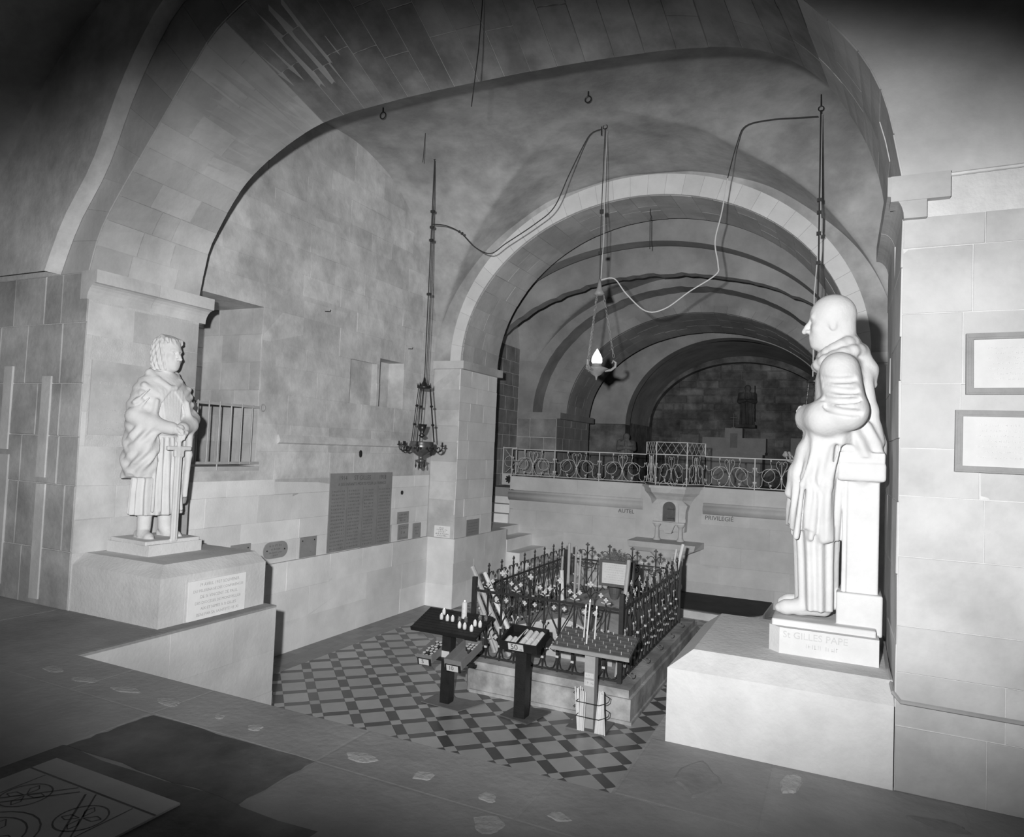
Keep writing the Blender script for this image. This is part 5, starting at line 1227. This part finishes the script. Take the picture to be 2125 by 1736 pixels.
for (x0_, x1_, z0_, z1_, lb_) in ((-5.0, -4.35, 1.75, 2.37, 'small dark framed panel on the sooty end wall above the altar height'), (-1.53, -.6, 1.2, 2.34, 'tall dark door-like panel on the sooty end wall')):
    p_ = empty('wall_panel', (x0_, 23.93, z0_)); w_, h_ = x1_-x0_, z1_-z0_; child('panel', MB().box(.04, w_-.04, -.005, .03, .04, h_-.04), 'niche', p_)
    for (a, b, c, d) in ((0, w_, 0, .04), (0, w_, h_-.04, h_), (0, .04, .04, h_-.04), (w_-.04, w_, .04, h_-.04)): child('frame_rail', MB().box(a, b, -.02, .03, c, d), 'sooty', p_)
    tag(p_, lb_, 'panel')
def robed(h, rx, ry):
    v = Vol((-.30, -.36, -.02), (.34, .36, h+.05), .02)
    v.loft([(0,0,0,rx,ry), (h*.4,0,0,rx*.85,ry*.9), (h*.65,0,0,rx*.85,ry*1.05), (h*.80,0,0,rx*.75,ry*.95), (h*.86,0,0,rx*.4,ry*.5)], .03, lambda th, z: .02*sin(9*th+3*z))
    v.ball((.02, 0, h*.925), (.10, .085, .125), .02); v.ball((.12, 0, h*.92), (.03, .02, .03), .02); v.ball((-.02, 0, h*.95), (.11, .10, .11), .02)
    for q in (-1, 1): v.chain([(0, q*ry*.95, h*.78), (.08, q*ry*1.05, h*.60), (.20, q*.05, h*.62)], [.08, .075, .05], .02)
    return v.mesh('body')
fg = empty('carved_figure', (-2.80, 23.55, 2.68)); tag(fg, 'dark carved robed figure holding a staff behind the chapel altar', 'statue')
o = child('body', robed(1.25, .17, .22), 'sooty', fg); o.rotation_euler = (0, 0, -math.pi/2)
child('bracket', MB().box(-.28, .28, -.22, .37, -.10, 0), 'sooty', fg); child('staff', MB().tube([(.27,-.20,.1), (.24,-.20,1.25)], .014, 6), 'bronze', fg)
cs = empty('chapel_statue', (-5.55, 19.3, CF)); tag(cs, 'dim robed statue on a block beside the chapel pier', 'statue')
child('block', MB().box(-.3, .3, -.3, .3, 0, .45), 'sooty', cs); o = child('body', robed(.95, .16, .20), 'sooty', cs); o.location = (0, 0, .452); o.rotation_euler = (0, 0, -1.3)
# small vent hole and iron fitting on the pale wall
# ================================================================== hanging lamps, cables, hooks
LY = 8.8
def chain(p, q, n, r=.012, w=.0022):
    mb = MB(); p, q = Vector(p), Vector(q); d = (q-p)/n; e = d.normalized(); s_ = e.orthogonal().normalized(); t_ = e.cross(s_)
    for i in range(n):
        c = p+d*(i+.5); a = s_ if i % 2 else t_
        mb.tube([c+e*d.length*.62*math.cos(k)+a*r*.5*math.sin(k) for k in [2*math.pi*j/8 for j in range(8)]], w, 4, closed=True)
    return mb
def hang(name, x, ztop, zend, label, wob=.0):
    t = empty(name, (x, LY, zend)); H = ztop-zend
    child('ceiling_hook', MB().tube([(0,0,H+.16 if x > -1 else H+.03), (0,0,H)], .008, 6).tube([(.03*math.cos(a), 0, H-.03+.03*math.sin(a)) for a in [2*math.pi*i/10 for i in range(10)]], .006, 5, closed=True), 'iron', t)
    return t, H
# left chandelier
t, H = hang('chandelier', -5.66, 5.985, 1.25, ''); tag(t, 'bronze hanging oil lamp with candle arms near the memorial slab wall', 'chandelier')
child('rod', MB().tube([(0,0,1.32), (0,0,H-.05)], .008, 6), 'cable', t); child('cord', MB().tube([(.02,.01,1.30), (.028,.01,2.4), (.015,0,3.75), (.022,0,4.0), (.012,0,H-.08)], .006, 5), 'cable', t)
for z in (3.42, 3.62, 3.86, 2.6): child('tie', MB().box(-.022, .036, -.016, .02, z, z+.035), 'cable', t)
cr = child('crown', MB().lathe([(.06, 1.185), (.105, 1.20), (.105, 1.225), (.06, 1.24), (.02, 1.30), (.012, 1.36)], (0,0,0), 14), 'bronze', t, True)
for k in range(8): child('crown_leaf', MB().add([(.10*math.cos(a), .10*math.sin(a), 1.22) for a in (k*.785-.25, k*.785+.25)]+[(.115*math.cos(k*.785), .115*math.sin(k*.785), 1.285)], [(0,1,2), (2,1,0)]), 'bronze', cr)
for k in range(3):
    a = k*2.094+2.4; p0 = (.095*math.cos(a), .095*math.sin(a), 1.19); p1 = (.19*math.cos(a), .19*math.sin(a), .40)
    for dz in (-.018, .018):
        tn = (-math.sin(a)*dz, math.cos(a)*dz); child('hanging_rod', MB().tube([(p0[0]+tn[0], p0[1]+tn[1], p0[2]), (p1[0]+tn[0], p1[1]+tn[1], p1[2])], .006, 5), 'bronze', t)
    for f in (.33, .68): q = Vector(p0).lerp(Vector(p1), f); child('knop', MB().ball(q, .022, 7, (1.3, 1.3, .9)), 'bronze', t)
bw = child('bowl', MB().lathe([(.012, .0), (.03, .03), (.018, .06), (.06, .10), (.09, .115), (.035, .14), (.04, .19), (.12, .235), (.175, .29), (.185, .35), (.165, .385), (.17, .40), (.14, .405)], (0,0,0), 18), 'brass', t, True)
for k in range(12): child('boss', MB().ball((.175*math.cos(k*.5236), .175*math.sin(k*.5236), .30), .020, 6), 'bronze', bw)
for k in range(9):
    a = k*.698+.2; c, s_ = math.cos(a), math.sin(a); R_ = (.17, .22, .265, .295, .29, .265, .255)
    Z_ = (.33, .27, .25, .28, .32, .325, .30)
    child('candle_arm', MB().tube([(r*c, r*s_, z) for r, z in zip(R_, Z_)], .008, 5).tube([(r*c, r*s_, z) for r, z in ((.265,.25), (.31,.27), (.33,.31), (.33,.345))], .008, 5).lathe([(.012,.335), (.034,.345), (.034,.352), (.014,.356), (.012,.40)], (.33*c, .33*s_, 0), 7), 'bronze', t)
child('oil_cup', MB().lathe([(.012, .46), (.05, .49), (.02, .52), (.05, .58), (.07, .66), (.055, .66)], (0,0,0), 12), 'bronze', t, True)
for k in range(5): child('pendant', MB().lathe([(.004, -.02), (.015, .01), (.006, .05), (.01, .10)], (.07*math.cos(k*1.256), .07*math.sin(k*1.256), .03), 6), 'bronze', t)
# centre sanctuary lamp
t, H = hang('sanctuary_lamp', -2.97, 6.02, 2.585, ''); tag(t, 'hanging sanctuary lamp with a lit flame-shaped bulb over the tomb', 'lamp')
child('rod', MB().tube([(0,0,1.32), (-.012,0,2.2), (0,0,H-.05)], .006, 6), 'cable', t); child('cord', MB().tube([(.015,.0,1.33), (.035,0,1.9), (.02,0,2.6), (.03,0,H-.1)], .005, 5), 'cablel', t); child('spare_hook', MB().tube([(-.05,0,H-.14), (-.05,0,H-.02)], .008, 5), 'iron', t)
child('tie', MB().box(-.03, .02, -.015, .015, 2.22, 2.27), 'cable', t); child('tie', MB().box(-.03, .02, -.015, .015, 1.66, 1.70), 'cable', t)
child('canopy', MB().lathe([(.03, 1.10), (.075, 1.12), (.05, 1.17), (.03, 1.22), (.015, 1.32)], (0,0,0), 12), 'lampg', t, True)
for k in range(3):
    a = k*2.094+.35; child('chain', chain((.06*math.cos(a), .06*math.sin(a), 1.11), (.22*math.cos(a), .22*math.sin(a), .28), 16, .028, .003), 'lampg', t)
    child('bracket', MB().tube([(.11*math.cos(a), .11*math.sin(a), .10), (.19*math.cos(a), .19*math.sin(a), .11), (.245*math.cos(a), .245*math.sin(a), .155), (.25*math.cos(a), .25*math.sin(a), .21), (.215*math.cos(a), .215*math.sin(a), .235), (.20*math.cos(a), .20*math.sin(a), .20)], [.02, .017, .018, .018, .016, .008], 6), 'lampg', t)
child('dish', MB().lathe([(.008, -.03), (.012, .0), (.02, .02), (.07, .05), (.085, .075), (.155, .118), (.155, .128), (.07, .155), (.065, .19)], (0,0,0), 18), 'lampg', t, True)
child('bulb', MB().lathe([(.055, .185), (.072, .215), (.070, .265), (.048, .315), (.022, .36), (.004, .39)], (0,0,0), 14), emis('lamp_bulb', 2.2), t, True)
# right lamp, mostly behind the pope statue
t, H = hang('chandelier', -.30, 5.80, 1.35, ''); tag(t, 'bronze hanging lamp half hidden behind the pope statue', 'chandelier')
child('rod', MB().tube([(0,0,1.2), (.01,0,2.4), (0,0,H-.05)], .010, 6), 'cable', t); child('cord', MB().tube([(-.025,0,1.2), (-.03,0,2.2), (.02,0,3.0), (.012,0,H-.1)], .006, 5), 'cablel', t)
for z in (2.9, 3.15, 3.3, 2.55): child('tie', MB().box(-.02, .03, -.016, .016, z, z+.04), 'cable', t)
child('bowl', MB().lathe([(.012, .0), (.03, .03), (.06, .10), (.04, .14), (.12, .20), (.18, .28), (.17, .36), (.14, .37)], (0,0,0), 16), 'brass', t, True); child('crown', MB().lathe([(.06, 1.15), (.10, 1.17), (.05, 1.21), (.01, 1.25)], (0,0,0), 12), 'bronze', t, True)
for k in range(3): a = k*2.094+2.6; child('chain', chain((.09*math.cos(a), .09*math.sin(a), 1.16), (.17*math.cos(a), .17*math.sin(a), .36), 16, .022, .003), 'bronze', t)
for k in range(8):
    a = k*.785+.3; c, s_ = math.cos(a), math.sin(a)
    child('candle_arm', MB().tube([(r*c, r*s_, z) for r, z in ((.17,.30), (.23,.22), (.29,.24), (.30,.29), (.27,.30), (.25,.27))], .009, 5).lathe([(.012,.28), (.036,.30), (.036,.307), (.012,.35)], (.31*c, .31*s_, 0), 7), 'lampg', t)
# cables slung between the lamps
def cable(name, pts, r, mt, label, y=LY):
    q = spline([(a, b) for a, b in pts], 6); o = MB().tube([(a, y, b) for a, b in q], r, 5).build(name, mt); tag(o, label, 'cable')
cable('cable', [(-5.64,4.93), (-5.41,4.886), (-5.157,4.759), (-4.902,4.52), (-4.635,4.398), (-4.394,4.524), (-3.953,4.758), (-3.671,4.966), (-3.473,5.382), (-3.265,5.789), (-3.16,5.93), (-3.02,5.965)], .008, 'cable', 'dark cable sagging from the bronze oil lamp up to the vault hook')
cable('cable', [(-2.95,3.90), (-2.77,3.904), (-2.596,3.688), (-2.332,3.451), (-2.082,3.47), (-1.783,3.67), (-1.463,3.863), (-1.437,3.994), (-1.481,4.29), (-1.409,4.648), (-1.35,5.068)], .008, 'cablel', 'pale cable sagging from the sanctuary lamp and rising to the vault')
cable('cable', [(-1.35,5.068), (-1.247,5.50), (-1.15,5.70), (-.859,5.73), (-.533,5.70), (-.33,5.68)], .007, 'cable', 'thin dark cable clipped along the vault to the lamp behind the pope statue')
for x in (-5.17, -5.12): child('connector', MB().ball((x, LY, 4.77-.03*(x+5.17)/.05), .022, 6), 'cable', bpy.data.objects['cable'])
# iron rings in the vault, nails in the walls
def ring_bolt(p, r, label):
    t = empty('ring_bolt', p); child('shank', MB().tube([(0,0,.05), (0,0,-.01)], .01, 6), 'iron', t)
    child('ring', MB().tube([(r*math.cos(a), 0, -.01-r+r*math.sin(a)) for a in [2*math.pi*i/12 for i in range(12)]], .008, 5, closed=True), 'iron', t); tag(t, label, 'ring bolt')
ring_bolt((-2.91, 7.93, 5.99), .04, 'iron ring bolt at the crown of the vault'); ring_bolt((-5.55, 7.33, 5.97), .045, 'iron ring bolt in the vault above the memorial slab wall')
# conduit up the right pier
o = MB().tube([(X1-.014, 4.95, .53), (X1-.014, 4.7, .515), (X1-.02, 4.25, .51), (X1-.01, 4.0, .47), (X1+.02, 3.975, .44), (X1+.4, 3.978, .435), (X1+1.2, 3.978, .43), (X1+2.4, 3.978, .43)], .011, 6).build('cable', 'plaqd'); tag(o, 'grey cable running along the foot of the pier below the framed texts', 'cable')
# engraved slab in the floor at the photographer's feet
es = empty('engraved_slab', (-2.99, 1.5, 0)); tag(es, 'pale engraved floor slab with circles and crossing bands', 'floor slab')
child('slab', MB().box(-.43, .43, -.75, .70, .003, .012), 'floorl', es)
def groove(pts, w=.010, closed=False):
    mb = MB(); pts = [Vector((*p, .0125)) for p in pts]; n = len(pts)
    for i in range(n if closed else n-1):
        a, b = pts[i], pts[(i+1) % n]; d = (b-a).normalized(); s_ = Vector((-d.y, d.x, 0))*w/2; mb.add([a-s_, b-s_, b+s_, a+s_], [(0,1,2,3)])
    return child('engraved_line', mb, 'floord', es)
groove([(-.43,.58), (.43,.58)]); groove([(-.30,.57), (-.30,-.7)], .006); groove([(.30,.57), (.30,-.7)], .006)
for (cx, cy, r) in ((-.19,.42,.10), (.19,.42,.10), (0,.14,.20), (0,.14,.155), (-.19,-.14,.10), (.19,-.14,.10)):
    groove([(cx+r*math.cos(a), cy+r*math.sin(a)) for a in [2*math.pi*i/24 for i in range(24)]], .007, True)
for (cx, cy, r) in ((-.19,.42,.085), (.19,.42,.085), (0,.14,.14), (-.19,-.14,.085), (.19,-.14,.085)):
    for k in range(4):
        a = k*math.pi/2+.4; groove([(cx+r*.1*math.cos(a), cy+r*.1*math.sin(a)), (cx+r*.7*math.cos(a+.35), cy+r*.7*math.sin(a+.35)), (cx+r*math.cos(a), cy+r*math.sin(a)), (cx+r*.7*math.cos(a-.35), cy+r*.7*math.sin(a-.35))], .005, True)
for q in (-1, 1):
    groove([(q*.02,.55), (q*.30,.24)], .009); groove([(q*.06,.57), (q*.30,.30)], .007); groove([(q*.30,.04), (q*.02,-.27)], .009); groove([(q*.30,-.02), (q*.06,-.29)], .007)

# loose wires hanging from the arches, small wall fittings
def wire(name, pts, label, r=.004, mt='cable'): tag(MB().tube(pts, r, 5).build(name, mt), label, 'wire')
wire('hanging_wire', [(-2.47, 4.40, 5.16), (-2.475, 4.40, 4.90), (-2.49, 4.40, 4.55), (-2.53, 4.40, 4.12)], 'thin wire dangling from the crown of the broad arch')
wire('hanging_wire', [(-2.97, 11.3, 5.70), (-2.975, 11.3, 5.62), (-2.955, 11.3, 5.56), (-2.97, 11.3, 5.50), (-2.96, 11.3, 5.02)], 'short cord with a hook under the ringed second arch', .007)
wire('hanging_wire', [(-5.45, 8.2, 6.04), (-5.46, 8.2, 5.80), (-5.47, 8.2, 5.62)], 'short cord hanging from the vault beside the bronze oil lamp rod', .005)
f_ = MB().prism([(8.565+.030*math.cos(a), 1.43+.055*math.sin(a)) for a in [2*math.pi*i/14 for i in range(14)]], 'x', WL+.004, WL+.022).build('wall_fitting', 'iron'); tag(f_, 'small oval iron fitting above the memorial slab', 'fitting')
f_ = MB().prism([(9.72+.028*math.cos(a), .80+.034*math.sin(a)) for a in [2*math.pi*i/14 for i in range(14)]], 'x', WL+.004, WL+.020).build('wall_fitting', 'iron'); tag(f_, 'dark disc standing in for a round wall hole beside the memorial slab', 'fitting')  # dark disc added on the wall to stand for a round hole
for (y_, z_, l_) in ((7.62, 3.42, 'bent nail high on the wall above the niches'), (9.72, 3.20, 'iron hook in the wall near the pilaster')):
    tag(MB().tube([(WL-.01, y_, z_), (WL+.04, y_+.01, z_), (WL+.05, y_+.05, z_+.004), (WL+.05, y_+.06, z_+.03)], .006, 5).build('wall_hook', 'iron'), l_, 'hook')
